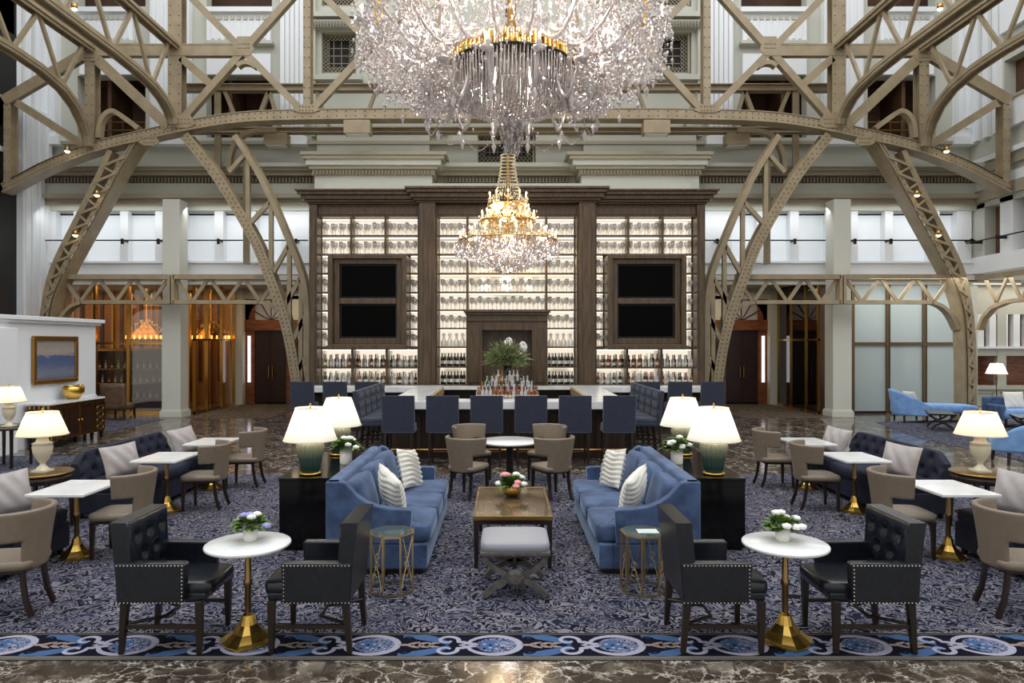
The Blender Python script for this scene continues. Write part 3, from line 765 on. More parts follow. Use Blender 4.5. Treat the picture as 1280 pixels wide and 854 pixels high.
for s in (1, -1):
    def post(px, y0, y1, w, d=.3, dbl=True):
        a = MB(); p, q = S(px, y0), S(px, y1)
        a.beam(p, q, w, .03); off = Vector((0, d/2, 0)); a.beam(p+off, q+off, w*.4, d); a.beam(p+2*off, q+2*off, w, .03)
        n = int(abs(p.z-q.z)/.28); rivets(a, p, q, n, [(-w*.32, -.016, 0), (w*.32, -.016, 0)])
        emit(a, 'post', root, s)
    post(218.5, -60, 160, .4); post(383.5, -60, 141, .21); post(112, 64, 186, .28); post(9, 130, 234, .2)
    post(548, -60, 141, .21)
    def brace(x0, y0, x1, y1, w=.2):
        a = MB(); angle_bar(a, S(x0, y0), S(x1, y1), w); emit(a, 'brace', root, s)
    brace(222, 155, 372, -14); brace(232, -10, 378, 139); brace(388, 139, 545, -30); brace(396, -14, 545, 139)
    brace(4, 126, 103, 68, .32); brace(20, 128, 104, 181, .22); brace(120, 73, 210, 158, .3)
    brace(548, 139, 633.5, 40); brace(226, 72, 262, 104, .22)
    a = MB(); a.beam(S(118, 63.5), S(306, 63.5), .3, .05); a.beam(S(118, 58, YT+.15), S(306, 58, YT+.15), .04, .3); a.beam(S(118, 69.5, YT+.15), S(306, 69.5, YT+.15), .04, .3)
    emit(a, 'strut_beam', root, s)
    # gusset plates
    for (gx, gy, gw, gh) in ((305, 58, 26, 24), (228, 152, 34, 16), (383, 136, 34, 10), (187, 176, 26, 12), (112, 70, 26, 14), (548, 135, 34, 10)):
        a = MB(); c = S(gx, gy); w_, h_ = gw/PXM/2, gh/PXM/2
        a.prism([(c.x-w_, c.z-h_*.4), (c.x-w_*.5, c.z-h_), (c.x+w_*.5, c.z-h_), (c.x+w_, c.z-h_*.4), (c.x+w_*.6, c.z+h_), (c.x-w_*.6, c.z+h_)], 'y', YT-.03, YT+.0)
        rivets(a, (c.x-w_*.6, YT-.03, c.z), (c.x+w_*.6, YT-.03, c.z), 5, [(0, 0, .06), (0, 0, -.06)])
        o = (a if s == 1 else a.mirror()).build('gusset_plate', SM, root, fix=True)
    # small arched brackets under the braces
    for pts in ([(122, 172), (124, 154), (130, 143), (138, 138.5), (146, 141), (172, 160)], [(296, 82), (302, 78), (311, 78), (319, 83)], [(285, 212), (288, 190), (297, 173), (310, 165), (322, 163), (345, 162.5)]):
        a = MB(); pp = [S(*p, 20.7 if pts[0][0] == 285 else YT) for p in smoothpts(pts, 3)]; a.sweep([p+Vector((0, .1, 0)) for p in pp], .13, .22); emit(a, 'arched_bracket', root, s)

# -- second, lighter truss behind
root = thing('rear_truss', 'lighter steel truss behind the main one, with a level beam under its braces', 'steel truss')
Y2 = 21.0
for (y0, y1, nm) in ((105.5, 114, 'top_beam'), (159.5, 166.5, 'bottom_beam')):
    a = MB(); x0 = WX(226, Y2); a.box(x0, -x0, Y2, Y2+.04, WZ(y1, Y2), WZ(y0, Y2)); a.box(x0, -x0, Y2-.1, Y2+.2, WZ(y0+1.3, Y2), WZ(y0, Y2)); a.box(x0, -x0, Y2-.1, Y2+.2, WZ(y1, Y2), WZ(y1-1.3, Y2))
    a.build(nm, SM, root)
for s in (1, -1):
    for (x0, y0, x1, y1, w) in ((272, 108, 272, 214, .2), (308, 190, 308, 330, .2), (336, 112, 350, 160, .12), (336, 112, 318, 160, .12), (280, 112, 300, 160, .12), (395, 112, 412, 160, .1), (470, 112, 452, 160, .1)):
        a = MB(); p, q = S(x0, y0, Y2), S(x1, y1, Y2); a.beam(p, q, w, .03); a.beam(p+Vector((0, .1, 0)), q+Vector((0, .1, 0)), w*.4, .2); emit(a, 'strut', root, s)

# -- hanging light boxes under the chords
for s in (1, -1):
    sd = 'painting' if s == 1 else 'frosted-glass'
    for (x0, x1, y0, y1, Y, lab) in ((431, 464, 151, 169, 20.1, 'beige light box under the main truss, nearer the chandelier, {} side'), (332, 361, 167, 183, 21.0, 'beige light box under the rear truss, nearer the arch leg, {} side')):
        c = W((x0+x1)/2, y0, Y); w = (x1-x0)/2*Y/F; hgt = (y1-y0)*Y/F
        a = MB(); a.box(-w, w, -.2, .2, -hgt, -.03)
        t = thing('light_box', lab.format(sd), 'light fitting', (c.x*s, c.y, c.z), 0, 'light boxes under the trusses')
        a.build('housing', M['steel'], t, bevel=.02)
        a = MB(); a.box(-w*.85, w*.85, -.16, .16, -hgt-.015, -hgt); a.build('diffuser', M['ceramic'], t)
        a = MB(); a.box(-w*.3, w*.3, -.06, .06, -.03, .05); a.build('bracket', M['steel'], t)

# -- arch legs
legA1 = smoothpts([(168, 176), (158, 192), (145, 214), (112, 274), (74, 344), (59, 385), (55, 430), (54, 480), (54, 527)], 4)
legA2 = smoothpts([(136, 187), (124, 214), (94, 274), (64, 336), (53, 385), (49, 430), (48, 480), (48, 527)], 4)
legB1 = smoothpts([(229, 168), (266, 214), (296, 262), (319, 304), (333, 339), (350, 385), (361, 427), (368, 470), (373, 510), (375, 527)], 4)
legB2 = smoothpts([(292, 168), (320, 213), (338, 249), (360, 301), (374, 337), (381, 370), (383, 430), (384, 480), (386, 527)], 4)
def resample(pts, n):
    P = [Vector((a, b, 0)) for a, b in pts]; L = [0]
    for i in range(len(P)-1): L.append(L[-1]+(P[i+1]-P[i]).length)
    out = []
    for k in range(n+1):
        d = L[-1]*k/n; i = max(j for j in range(len(L)) if L[j] <= d+1e-9); i = min(i, len(P)-2)
        v = P[i].lerp(P[i+1], (d-L[i])/max(L[i+1]-L[i], 1e-9)); out.append((v.x, v.y))
    return out
for s in (1, -1):
    sd = 'painting' if s == 1 else 'frosted-glass'
    for (c1, c2, lab, isA) in ((legA1, legA2, f'outer curved steel arch leg by the side wall, {sd} side', True), (legB1, legB2, f'curved steel arch leg standing beside the back bar, {sd} side', False)):
        root = thing('arch_leg', lab, 'steel arch', (0, 0, 0), 0, 'curved arch legs')
        p1 = [S(*p)+Vector((0, .06, 0)) for p in c1]; p2 = [S(*p)+Vector((0, .06, 0)) for p in c2]
        a = MB()
        if isA:
            a.sweep([p+Vector((.03, .33, 0)) for p in p1], .06, .5); a.sweep([p+Vector((-.04, .0, 0)) for p in p1], .12, .03); a.sweep([p+Vector((-.04, .64, 0)) for p in p1], .12, .03)
        else:
            a.sweep(p1, .29, .04); a.sweep([p+Vector((0, .2, 0)) for p in p1], .1, .4); a.sweep([p+Vector((0, .4, 0)) for p in p1], .29, .04)
        for i in range(len(p1)-1): rivets(a, p1[i], p1[i+1], 2, [(.07, -.025, 0), (-.07, -.025, 0)] if not isA else [(-.04, -.02, 0)])
        emit(a, 'inner_chord', root, s)
        a = MB()
        a.sweep([p+Vector((0, .18, 0)) for p in p2], .06, .36); a.sweep(p2, .16, .03); a.sweep([p+Vector((0, .36, 0)) for p in p2], .16, .03)
        emit(a, 'outer_chord', root, s)
        n = 16; r1, r2 = resample(c1, n), resample(c2, n)
        if not isA:
            for (x0, y0, x1, y1) in ((308, 188, 308, 282), (337, 250, 337, 343), (360, 303, 360, 418), (375, 340, 374, 500), (284, 214, 307, 188), (310, 279, 337, 250), (340, 340, 360, 304), (352, 387, 376, 343), (362, 430, 382, 392), (368, 470, 384, 440), (372, 505, 385, 482)):
                a = MB(); q1, q2 = S(x0, y0), S(x1, y1); o = Vector((0, .1, 0)); a.beam(q1+o, q2+o, .12, .03); a.beam(q1+o*2.1, q2+o*2.1, .04, .23); emit(a, 'lattice_bar', root, s)
        for k in range(1, n) if isA else ():
            a = MB()
            q1, q2 = S(*r1[k]), S(*r2[k]); q3 = S(*r1[k+1]) if k < n else q1
            for oy in (.03, .4):
                o = Vector((0, oy, 0)); a = MB()
                a.beam(q1+o, q2+o, .07, .05); a.beam(q2+o, q3+o, .06, .04)
                emit(a, 'lattice_bar', root, s)

# -- lattice girders along the mezzanine
def girder(P, x0, x1, yt, yb, Y, n, root, s, endL, endR):
    a = MB(); a.beam(S(x0, yt, Y), S(x1, yt, Y), .14, .3); emit(a, 'top_rail', root, s)
    a = MB(); a.beam(S(x0 if not endL else x0+26, yb, Y), S(x1 if not endR else x1-22, yb, Y), .11, .3); emit(a, 'bottom_rail', root, s)
    for k in range(n):
        u0, u1 = x0+(x1-x0)*k/n, x0+(x1-x0)*(k+1)/n; um = (u0+u1)/2
        a = MB(); a.beam(S(u0, yt, Y), S(um, yb, Y), .1, .06) if (u0 > x0 or True) else None; a.beam(S(um, yb, Y), S(u1, yt, Y), .1, .06); emit(a, 'lattice_bar', root, s)
    if endL:
        a = MB(); a.sweep([S(*p, Y) for p in smoothpts([(x0+27, yb), (x0+14, yb+5), (x0+3, yb+16), (x0-6, yb+34)], 4)], .1, .3); emit(a, 'curved_end', root, s)
    if endR:
        a = MB(); a.sweep([S(*p, Y) for p in smoothpts([(x1-23, yb), (x1-12, yb+2), (x1, yb+9), (x1+8, yb+20)], 4)], .1, .3); emit(a, 'curved_end', root, s)
for s in (1, -1):
    sd = 'painting' if s == 1 else 'frosted-glass'
    t = thing('lattice_girder', f'zigzag lattice girder from the outer arch leg to the pale pier, {sd} side', 'girder', (0, 0, 0), 0, 'lattice girders under the mezzanine')
    girder(None, 78, 212, 346.5, 378, 20.45, 3, t, s, True, False)
    t = thing('lattice_girder', f'zigzag lattice girder from the pale pier to the bar-side arch leg, {sd} side', 'girder', (0, 0, 0), 0, 'lattice girders under the mezzanine')
    girder(None, 219, 347, 346.5, 378, 20.45, 3, t, s, False, True)
    for x in (213.5, 218.5):
        a = MB(); a.beam(S(x, 344, 20.45), S(x, 380, 20.45), .08, .3); emit(a, 'post', t, s)
t = thing('lattice_girder', 'lattice girder with arched end along the side wall above the reception', 'girder', (0, 0, 0), 0, 'lattice girders under the mezzanine')
xg = 14.7
a = MB(); a.beam((xg, 14, 4.3), (xg, 21.3, 4.3), .14, .2, (1, 0, 0)); a.build('top_rail', SM, t)
a = MB(); a.sweep([(xg, y, z) for y, z in ((21.2, 2.7), (21.0, 3.05), (20.6, 3.35), (20.0, 3.5), (19.0, 3.52), (14, 3.52))], .11, .2, (1, 0, 0)); a.build('bottom_rail', SM, t)
for k in range(6):
    y0 = 21-k*1.0; a = MB(); a.beam((xg, y0, 4.3), (xg, y0-.5, 3.5), .09, .06, (1, 0, 0)); a.beam((xg, y0-.5, 3.5), (xg, y0-1, 4.3), .09, .06, (1, 0, 0)); a.build('lattice_bar', SM, t)

# -- longitudinal trusses running towards the viewer
def longi(s, X, Yend, drop, ztop, zbot, lab, ph, y_node):
    root = thing('side_truss', lab, 'steel truss', (0, 0, 0), 0, 'trusses running forward from the main one')
    a = MB(); a.beam((X, 6, ztop), (X, YT, ztop), .05, .34, (1, 0, 0)); a.beam((X-.1, 6, ztop), (X-.1, YT, ztop), .22, .04, (1, 0, 0)); a.beam((X+.1, 6, ztop), (X+.1, YT, ztop), .22, .04, (1, 0, 0)); emit(a, 'top_chord', root, s)
    pts = [(X, 6, zbot), (X, YT-3.2, zbot), (X, YT-2.2, zbot-.04*drop), (X, YT-1.3, zbot-.16*drop), (X, YT-.75, zbot-.34*drop), (X, YT-.38, zbot-.58*drop), (X, YT-.2, zbot-.8*drop), (X, YT-.16, zbot-drop)]
    a = MB(); a.sweep(pts, .05, .3, (1, 0, 0)); a.sweep([(x-.11, y, z) for x, y, z in pts], .2, .04, (1, 0, 0)); a.sweep([(x+.11, y, z) for x, y, z in pts], .2, .04, (1, 0, 0)); emit(a, 'bottom_chord', root, s)
    for k in range(7):
        y1 = YT-.35-k*1.9
        a = MB(); zb = zbot-.25 if k == 0 else zbot
        a.beam((X, y1, ztop), (X, y1-.95, zb if k else zbot-.18), .1, .08, (1, 0, 0)); a.beam((X, y1-.95, zbot-.18 if k == 0 else zbot), (X, y1-1.9, ztop), .1, .08, (1, 0, 0)); emit(a, 'strut', root, s)
for s in (1, -1):
    sd = 'painting' if s == 1 else 'frosted-glass'
    longi(s, -9.74, YT, .85, 10.98, 9.5, f'steel truss running forward overhead, inner of the two, {sd} side', 0, 0)
    longi(s, -12.2, YT, 1.5, 10.9, 9.5, f'steel truss running forward overhead, outer one by the wall, {sd} side', 0, 0)

# -- small spotlights clipped to the steel
def spotlight(px, py, Y, lab, s):
    c = W(px, py, Y); t = thing('spotlight', lab, 'spotlight', (c.x*s if s == -1 else c.x, c.y, c.z), 0, 'spotlights on the steelwork')
    a = MB(); a.lathe([(.02, .14), (.07, .12), (.08, .0), (.06, 0)], 10); a.build('housing', M['brass'], t)
    a = MB(); a.ball((0, 0, 0), (.07, .07, .05), 1, 8, 6); a.build('lens', M['spot'], t)
    a = MB(); a.tube([(0, 0, .14), (0, .12, .2)], .02, 6); a.build('clamp', M['brass'], t)
for s in (1, -1):
    sd = 'painting' if s == 1 else 'frosted-glass'
    spotlight(84, 189, 19.7, f'small lit spotlight on the lower chord end, {sd} side', s)
    spotlight(121, 244, 19.8, f'small lit spotlight high inside the outer arch leg, {sd} side', s)
    spotlight(94, 294, 19.8, f'small lit spotlight lower down inside the outer arch leg, {sd} side', s)
    spotlight(93, 11, 18.0, f'small lit spotlight near the top edge above the side truss, {sd} side', s)
# ================================================================ carpet
cp = thing('carpet', 'large navy and lavender scroll carpet with a blue leaf border along its near edge', 'carpet')
CX0, CX1, CY0, CY1 = -7.6, 7.6, 4.93, 11.9
a = MB(); a.box(CX0, CX1, 5.39, CY1, .001, .0060); a.build('field', M['carpet'], cp)
a = MB(); a.box(CX0, CX1, CY0, 5.39, .001, .0050, 0); a.box(CX0, CX1, 4.93, 4.968, .0050, .0060, 1); a.box(CX0, CX1, 4.968, 4.98, .0050, .0060, 5); a.box(CX0, CX1, 4.98, 4.99, .0050, .0060, 1)
a.box(CX0, CX1, 5.352, 5.362, .0050, .0060, 1); a.box(CX0, CX1, 5.362, 5.38, .0050, .0060, 0); a.box(CX0, CX1, 5.38, 5.39, .0050, .0060, 5)
def ribbon(mb, pts, w, z, mi):
    pts = [Vector((p[0], p[1], 0)) for p in pts]; n = len(pts); vs = []
    for i, p in enumerate(pts):
        t = (pts[min(i+1, n-1)]-pts[max(i-1, 0)]).normalized(); sd = Vector((-t.y, t.x, 0)); ww = w(i/(n-1)) if callable(w) else w
        vs += [(p.x+sd.x*ww/2, p.y+sd.y*ww/2, z), (p.x-sd.x*ww/2, p.y-sd.y*ww/2, z)]
    mb.add(vs, [(2*i, 2*i+1, 2*i+3, 2*i+2) for i in range(n-1)], mi)
def blob(mb, c, rx, ry, z, mi, n=14, tip=0):
    vs = [(c[0]+rx*math.cos(2*PI*k/n)*(1+tip*abs(math.cos(2*PI*k/n))), c[1]+ry*math.sin(2*PI*k/n), z) for k in range(n)]
    mb.add(vs, [tuple(range(n))], mi)
U, ym = .925, 5.171
x = CX0-.2
k0 = 0
while x < CX1-.9:
    cx = x+.25; z = .0055
    blob(a, (cx+.01, ym), .165, .125, z, 6); blob(a, (cx-.05, ym), .075, .085, z+.0003, 2); 
    for q in range(9):
        blob(a, (cx-.09+.045*(q % 5), ym-.06+.06*(q//5)+.015*(q % 2)), .016, .013, z+.0006, 3 if q % 3 else 0, 6)
    ribbon(a, [(cx+.2*math.cos(t)-.02, ym+.155*math.sin(t)) for t in [R(-165)+R(330)*i/20 for i in range(21)]], lambda u: .03+.022*math.sin(PI*u), z+.001, 3)
    for sy in (1, -1):
        # c-scroll beside the medallion
        c2 = (cx-.375, ym+sy*.082); pts = [(cx-.15-.12*u, ym+sy*(.015+.05*u*u)) for u in [i/5 for i in range(5)]]
        for i in range(22):
            th = R(-20)+R(17)*i; rr = .078-.052*i/21; pts.append((c2[0]+rr*1.15*math.cos(th), c2[1]+sy*rr*math.sin(th)))
        ribbon(a, pts, lambda u: .042*(1-.45*u), z+.0012, 3)
        ribbon(a, [(cx-.23-.05*u, ym+sy*(.02-.02*u)) for u in (0, .5, 1)], .02, z+.001, 3)
        # blue wing with a curled tip, taupe leaf between
        ribbon(a, [(cx+.20+.37*u, ym+sy*(.155-.135*u**2.2)) for u in [i/10 for i in range(11)]], lambda u: .02+.075*math.sin(PI*(.1+.8*u)), z+.0005, 2)
        ribbon(a, [(cx+.24+.05*math.cos(R(20*i))*(1-i/14), ym+sy*(.1+.04*math.sin(R(20*i)))) for i in range(10)], .022, z+.0011, 0)
        for q in range(3):
            ribbon(a, [(cx+.27+.075*q, ym+sy*.002), (cx+.30+.075*q, ym+sy*.03), (cx+.345+.075*q, ym+sy*.05-.008*q*sy)], lambda u: .05*(1-.75*u), z+.0018, 4)
    blob(a, (cx+.23, ym), .05, .018, z+.002, 4, 8)
    x += U
a.build('border', [M['b_navy'], M['carpet_edge'], M['b_blue'], M['b_lav'], M['b_taupe'], M['carpet_gold'], M['b_med']], cp)
a = MB(); a.prism([(-13.9, 17.6), (-10.2, 17.6), (-10.2, 20.4), (-13.9, 20.4)], 'z', .001, .0060)
tag(a.build('rug', M['rug_side'], fix=True), 'grey blue patterned rug by the wing chair and the restaurant glass', 'rug')
a = MB(); a.prism([(9.9, 16.6), (10.6, 19.6), (14.8, 20.6), (14.8, 12), (9.9, 12.5)], 'z', .001, .0060)
tag(a.build('rug', M['rug_side'], fix=True), 'grey blue patterned rug under the sky blue chaise', 'rug')
a = MB(); a.prism([(-10.15, 10.6), (-8.4, 10.6), (-8.4, 13.8), (-10.15, 13.8)], 'z', .001, .0060)
tag(a.build('rug', M['rug_side'], fix=True), 'patterned rug under the small dark lamp table beside the sideboard', 'rug')

# ================================================================ seats
def legs(root, spec, m, name='leg'):
    for (p, q, a0, a1) in spec:
        a = MB(); a.frust(p, q, a0, a0, a1, a1); a.build(name, m, root, bevel=.004)

def make_armchair():
    t = thing('armchair', 'x', 'armchair')
    a = MB(); a.box(-.30, .31, -.245, .245, .385, .44); a.build('seat_rail', M['leather'], t, bevel=.012)
    a = MB(); a.ball((.03, 0, .465), (.325, .245, .055), .3, 24, 10); a.build('seat', M['leather'], t)
    for sy in (1, -1):
        b = MB(); b.prism([(-.315, .385), (.17, .385), (.19, .672), (.17, .682), (-.33, .682)], 'y', sy*.235, sy*.315)
        ar = b.build('armrest', M['leather'], t, bevel=.014, fix=True)
        b = MB(); y = sy*.318
        line = [(-.31+i*.0265, y, .665) for i in range(19)]+[(.165, y, .665-i*.0275) for i in range(1, 10)]+[(-.31+i*.0265, y, .395) for i in range(19)]
        for p in line: b.octa(p, .006, .007)
        nt_ = b.build('nailhead_trim', M['nail'], ar)
    # front rail sides below the seat
    def bk(u, v):
        z = .40+.57*v; y = (u-.5)*.60
        d = 0
        for bu, bv in ((.2, .78), (.5, .78), (.8, .78), (.35, .52), (.65, .52), (.2, .28), (.5, .28), (.8, .28)):
            r2 = ((u-bu)*.6)**2+((v-bv)*.57)**2; d += .035*math.exp(-r2/.0012)+.012*math.exp(-r2/.006)
        ed = min(u, 1-u, 1-v)*8
        return (-.225-.025*v-d+.035*min(1, ed)**.5*.8, y, z)
    b = MB(); b.grid(bk, 36, 30)
    nf = len(b.v)
    ring = [j*37+0 for j in range(31)]+[30*37+i for i in range(1, 37)]+[j*37+36 for j in range(29, -1, -1)]
    base = len(b.v); 
    for i in ring:
        p = b.v[i]; v = (p.z-.40)/.575; b.v.append(Vector((-.318-.025*v-.03*v*v, p.y*1.0, p.z)))
    for k in range(len(ring)-1):
        b.f.append((ring[k], ring[k+1], base+k+1, base+k)); b.m.append(0); b.s.append(False)
    m_ = len(ring)
    for j in range(30):
        b.f.append((base+j, base+j+1, base+m_-2-j, base+m_-1-j)); b.m.append(0); b.s.append(False)
    b.build('backrest', M['leather'], t, bevel=0, fix=True)
    b = MB()
    for bu, bv in ((.2, .78), (.5, .78), (.8, .78), (.35, .52), (.65, .52), (.2, .28), (.5, .28), (.8, .28)):
        p = bk(bu, bv); b.ball((p[0]+.006, p[1], p[2]), (.008, .014, .014), 1, 8, 6)
    b.build('tuft_buttons', M['leather'], t)
    legs(t, [((.27, y, 0), (.27, y, .39), .035, .055) for y in (-.26, .26)]+[((-.305, y, 0), (-.275, y, .39), .036, .055) for y in (-.26, .26)], M['leg'])
    b = MB()
    for y in (-.26, .26): b.beam((-.31, y, .2), (.27, y, .2), .03, .025)
    b.tube([(-.3, -.25, .21), (-.05, -.1, .215), (-.05, .1, .215), (-.3, .25, .21)], .013, 6)
    b.build('stretcher', M['leg'], t)
    return t
def make_klismos():
    t = thing('dining_chair', 'x', 'chair')
    a = MB()
    def taper(p): 
        k = 1-.12*(.25-p.x)/.5
        return Vector((p.x, p.y*(1.0 if p.x > 0 else 1+.28*p.x), p.z))
    a.ball((0, 0, .445), (.265, .25, .042), .35, 24, 8, fn=taper); a.build('seat', M['leather_tan'], t)
    a = MB(); a.prism([(-.22, -.19), (.23, -.225), (.23, .225), (-.22, .19)], 'z', .375, .415); a.build('seat_frame', M['leg'], t, fix=True, bevel=.008)
    def sh(u, v):
        th = PI+R(95)*(2*u-1); z = .40+.5*v; r = .265+.045*v+.02*v*v
        return (.0+r*math.cos(th)*1.0-.0, r*.98*math.sin(th), z)
    b = MB(); b.grid(sh, 38, 14, keep=lambda u, v: (v > .52 and abs(u-.5) < .46) or abs(u-.5) < .235)
    b.build('backrest', M['leather_tan'], t, solid=.045, bevel=.014)
    spec = [((.215, y*1.03, 0), (.205, y, .40), .03, .05) for y in (-.2, .2)]
    legs(t, spec, M['leg'])
    for y in (-.165, .165):
        b = MB(); b.sweep([(-.19, y, .40), (-.2, y, .28), (-.222, y*1.03, .14), (-.27, y*1.08, .012)], .034, .038); b.build('leg', M['leg'], t)
    return t
AC = make_armchair(); KC = make_klismos()
Yc = 5.28
for (x, rz, lab) in ((-2.6, 0, 'navy leather armchair at the round table, its back to the taupe chairs, painting side'), (-1.53, PI, 'navy leather armchair facing the lilac flowers, its back beside the gold octagonal table'),
                     (1.53, 0, 'navy leather armchair whose back hides part of the gold side table with the pale menu'), (2.62, PI, 'navy leather armchair with gleaming tufted back, furthest along towards the frosted-glass side')):
    place(AC, (x, Yc, .009), rz, lab, 'navy leather armchairs')
side_name = {1: 'painting side', -1: 'frosted-glass side'}
ordn = ['nearest the camera', 'second from the camera', 'third from the camera', 'furthest from the camera']
for s in (1, -1):
    for k, (y, rz) in enumerate(((5.8, 8), (7.4, 4), (9.45, 2), (10.9, 0))):
        X = (-4.23 if k else -4.3)*s; ang = PI+R(rz)*1 if s == 1 else -R(rz)
        place(KC, (X, y, .009), ang, f'taupe leather curved-back chair facing the navy sofas, {ordn[k]}, {side_name[s]}', 'taupe curved-back chairs')
# four chairs around the centre table
for (x, y, a_, lab) in ((-.62, 10.15, 62, 'taupe chair at the round centre table, on the camera side, nearer the painting'), (.62, 10.15, 118, 'taupe chair at the round centre table, on the camera side, nearer the frosted glass'),
                        (-.62, 11.4, -48, 'taupe chair on the bar side of the centre table, towards the painting side'), (.62, 11.4, -132, 'taupe chair on the bar side of the centre table, towards the frosted-glass side')):
    place(KC, (x, y, .009), R(a_), lab, 'taupe chairs around the centre table')
t = thing('dining_table', 'round white centre table on a dark pedestal between the sofas and the bar', 'table', (0, 10.72, .009))
a = MB(); a.lathe([(.02, .715), (.44, .715), (.475, .73), (.475, .745), (.465, .752), (0, .752)], 40); a.build('tabletop', M['white_marble'], t)
a = MB(); a.lathe([(.05, .05), (.045, .2), (.06, .3), (.05, .5), (.06, .68), (.18, .713)], 16); a.build('pedestal', M['leg'], t)
a = MB(); a.lathe([(.3, 0), (.3, .025), (.1, .06), (.05, .08)], 20); a.build('base', M['leg'], t)

def brass_base(t, top, r=.17):
    a = MB(); a.lathe([(.024, .2), (.024, .42), (.036, .43), (.03, .445), (.036, .46), (.024, .47), (.022, top)], 14); a.build('column', M['antique'], t)
    a = MB(); a.lathe([(r, 0), (r, .015), (r*.86, .03), (r*.55, .075), (r*.33, .13), (r*.22, .2), (.024, .215)], 12, smooth=False, rmod=lambda j, z: 1.0 if j % 3 else 1.12); a.build('base', M['gold'], t)
    a = MB(); a.box(-.15, .15, -.02, .02, top-.02, top); a.box(-.02, .02, -.15, .15, top-.02, top); a.build('top_bracket', M['antique'], t)
def flowers(t, c, r, blossoms, nleaf=60, lm='leaf', bs=.035, hz=.75, spread=1.0):
    lf = MB()
    for i in range(nleaf):
        th, ph = random.random()*2*PI, random.uniform(.05, 1.25)
        d = Vector((math.cos(th)*math.cos(ph), math.sin(th)*math.cos(ph), math.sin(ph)*hz)); L = r*random.uniform(.75, 1.2)
        p = Vector(c)+d*L*.45; q = Vector(c)+d*L+Vector((0, 0, -.15*L)); sd = d.cross(Vector((0, 0, 1))).normalized()*r*random.uniform(.16, .28); mid = (p+q)/2+Vector((0, 0, .06*r))
        lf.add([p, mid+sd, q, mid-sd], [(0, 1, 2, 3)], 0, True)
        lf.add([Vector(c), Vector(c)+sd*.1, p], [(0, 1, 2)])
    lf.build('foliage', M[lm], t)
    for (mname, n) in blossoms:
        for i in range(n):
            th, ph = random.random()*2*PI, random.uniform(.15, 1.4)
            p = Vector(c)+Vector((math.cos(th)*math.cos(ph), math.sin(th)*math.cos(ph), math.sin(ph)*hz))*r*spread*random.uniform(.78, .95)
            b = MB()
            for k in range(5):
                u = 2*PI*k/5; b.ball((p.x+bs*.5*math.cos(u), p.y+bs*.5*math.sin(u), p.z), (bs*.62, bs*.62, bs*.55), 1, 7, 5)
            b.ball((p.x, p.y, p.z+bs*.25), (bs*.55, bs*.55, bs*.5), 1, 7, 5)
            b.build('blossom', M[mname], t)
# two round tables in front, each with a flower pot
for (x, lab, fl_lab, bl) in ((-2.06, 'round white table on a brass column between the navy armchairs on the painting side', 'white pot of lilac and white flowers on the round table, painting side', [('petal_white', 4), ('petal_lilac', 3)]),
                         (2.07, 'round white table on a brass column between the navy armchairs on the frosted-glass side', 'white pot of white flowers and green leaves on the round table, frosted-glass side', [('petal_white', 7)])):
    t = thing('round_table', lab, 'table', (x, 5.25, .009), 0, 'round brass column tables')
    a = MB(); a.lathe([(.02, .722), (.305, .722), (.318, .73), (.318, .745), (.312, .75), (0, .75)], 48); a.build('tabletop', M['white_marble'], t)
    brass_base(t, .722, .19)
    t = thing('flower_pot', fl_lab, 'flowers', (x+.0, 5.3, .7605), 0, 'flower pots')
    a = MB(); a.lathe([(.045, 0), (.052, .01), (.056, .1), (.05, .1), (.046, .02), (0, .02)], 20); a.build('pot', M['ceramic'], t)
    flowers(t, (0, 0, .1), .155, bl, 120, 'leaf', .034, .85)

# ---- navy banquette sofas, tables, lamps and pillows along both sides
def make_navy(L):
    t = thing('banquette_sofa', 'x', 'sofa'); hl = L/2
    a = MB(); a.box(-.4, .42, -hl, hl, .06, .34); a.build('base', M['navy'], t, bevel=.02)
    for k in range(3):
        w = L/3; b = MB(); b.ball((.06, -hl+w*(k+.5), .4), (.38, w/2-.004, .09), .25, 24, 8); b.build('seat_cushion', M['navy'], t)
    def fn(u, v):
        y = (u-.5)*L; z = .36+.49*v
        d = 0; fu = u*L/.28; fv = v*3.1
        for oy in (0, .5):
            for bi in range(4):
                if (bi % 2) == (oy > 0): pass
        rr = ((fu+(.5 if int(fv) % 2 else 0)) % 1-.5)**2*.08+((fv % 1)-.5)**2*.025
        d = .05*math.exp(-rr/.0022)
        e = math.sin(PI*min(u*L/.24, 1)*.5)*math.sin(PI*min((1-u)*L/.24, 1)*.5)
        return (-.24-.1*v-d+.03*(1-v)**.5, y, .36+(z-.36)*(.72+.28*e))
    b = MB(); b.grid(fn, 110, 24)
    def fb(u, v):
        p = fn(1-u, v); return (-.42, p[1], p[2])
    b.grid(fb, 30, 1)
    tp = [fn(i/40, 1) for i in range(41)]
    vs = []
    for p in tp: vs += [p, (-.42, p[1], p[2])]
    b.add(vs, [(2*i, 2*i+2, 2*i+3, 2*i+1) for i in range(40)], 0, True)
    for u in (0, 1):
        pts = [fn(u, j/10) for j in range(11)]; vs = []
        for p in pts: vs += [p, (-.42, p[1], p[2])]
        b.add(vs, [(2*i, 2*i+1, 2*i+3, 2*i+2) for i in range(10)])
    b.build('backrest', M['navy'], t, fix=True)
    for y in (-hl+.1, hl-.1):
        for x in (-.35, .37): b = MB(); b.frust((x, y, 0), (x, y, .07), .04, .04, .05, .05); b.build('foot', M['leg'], t)
    return t
NS = make_navy(2.35)
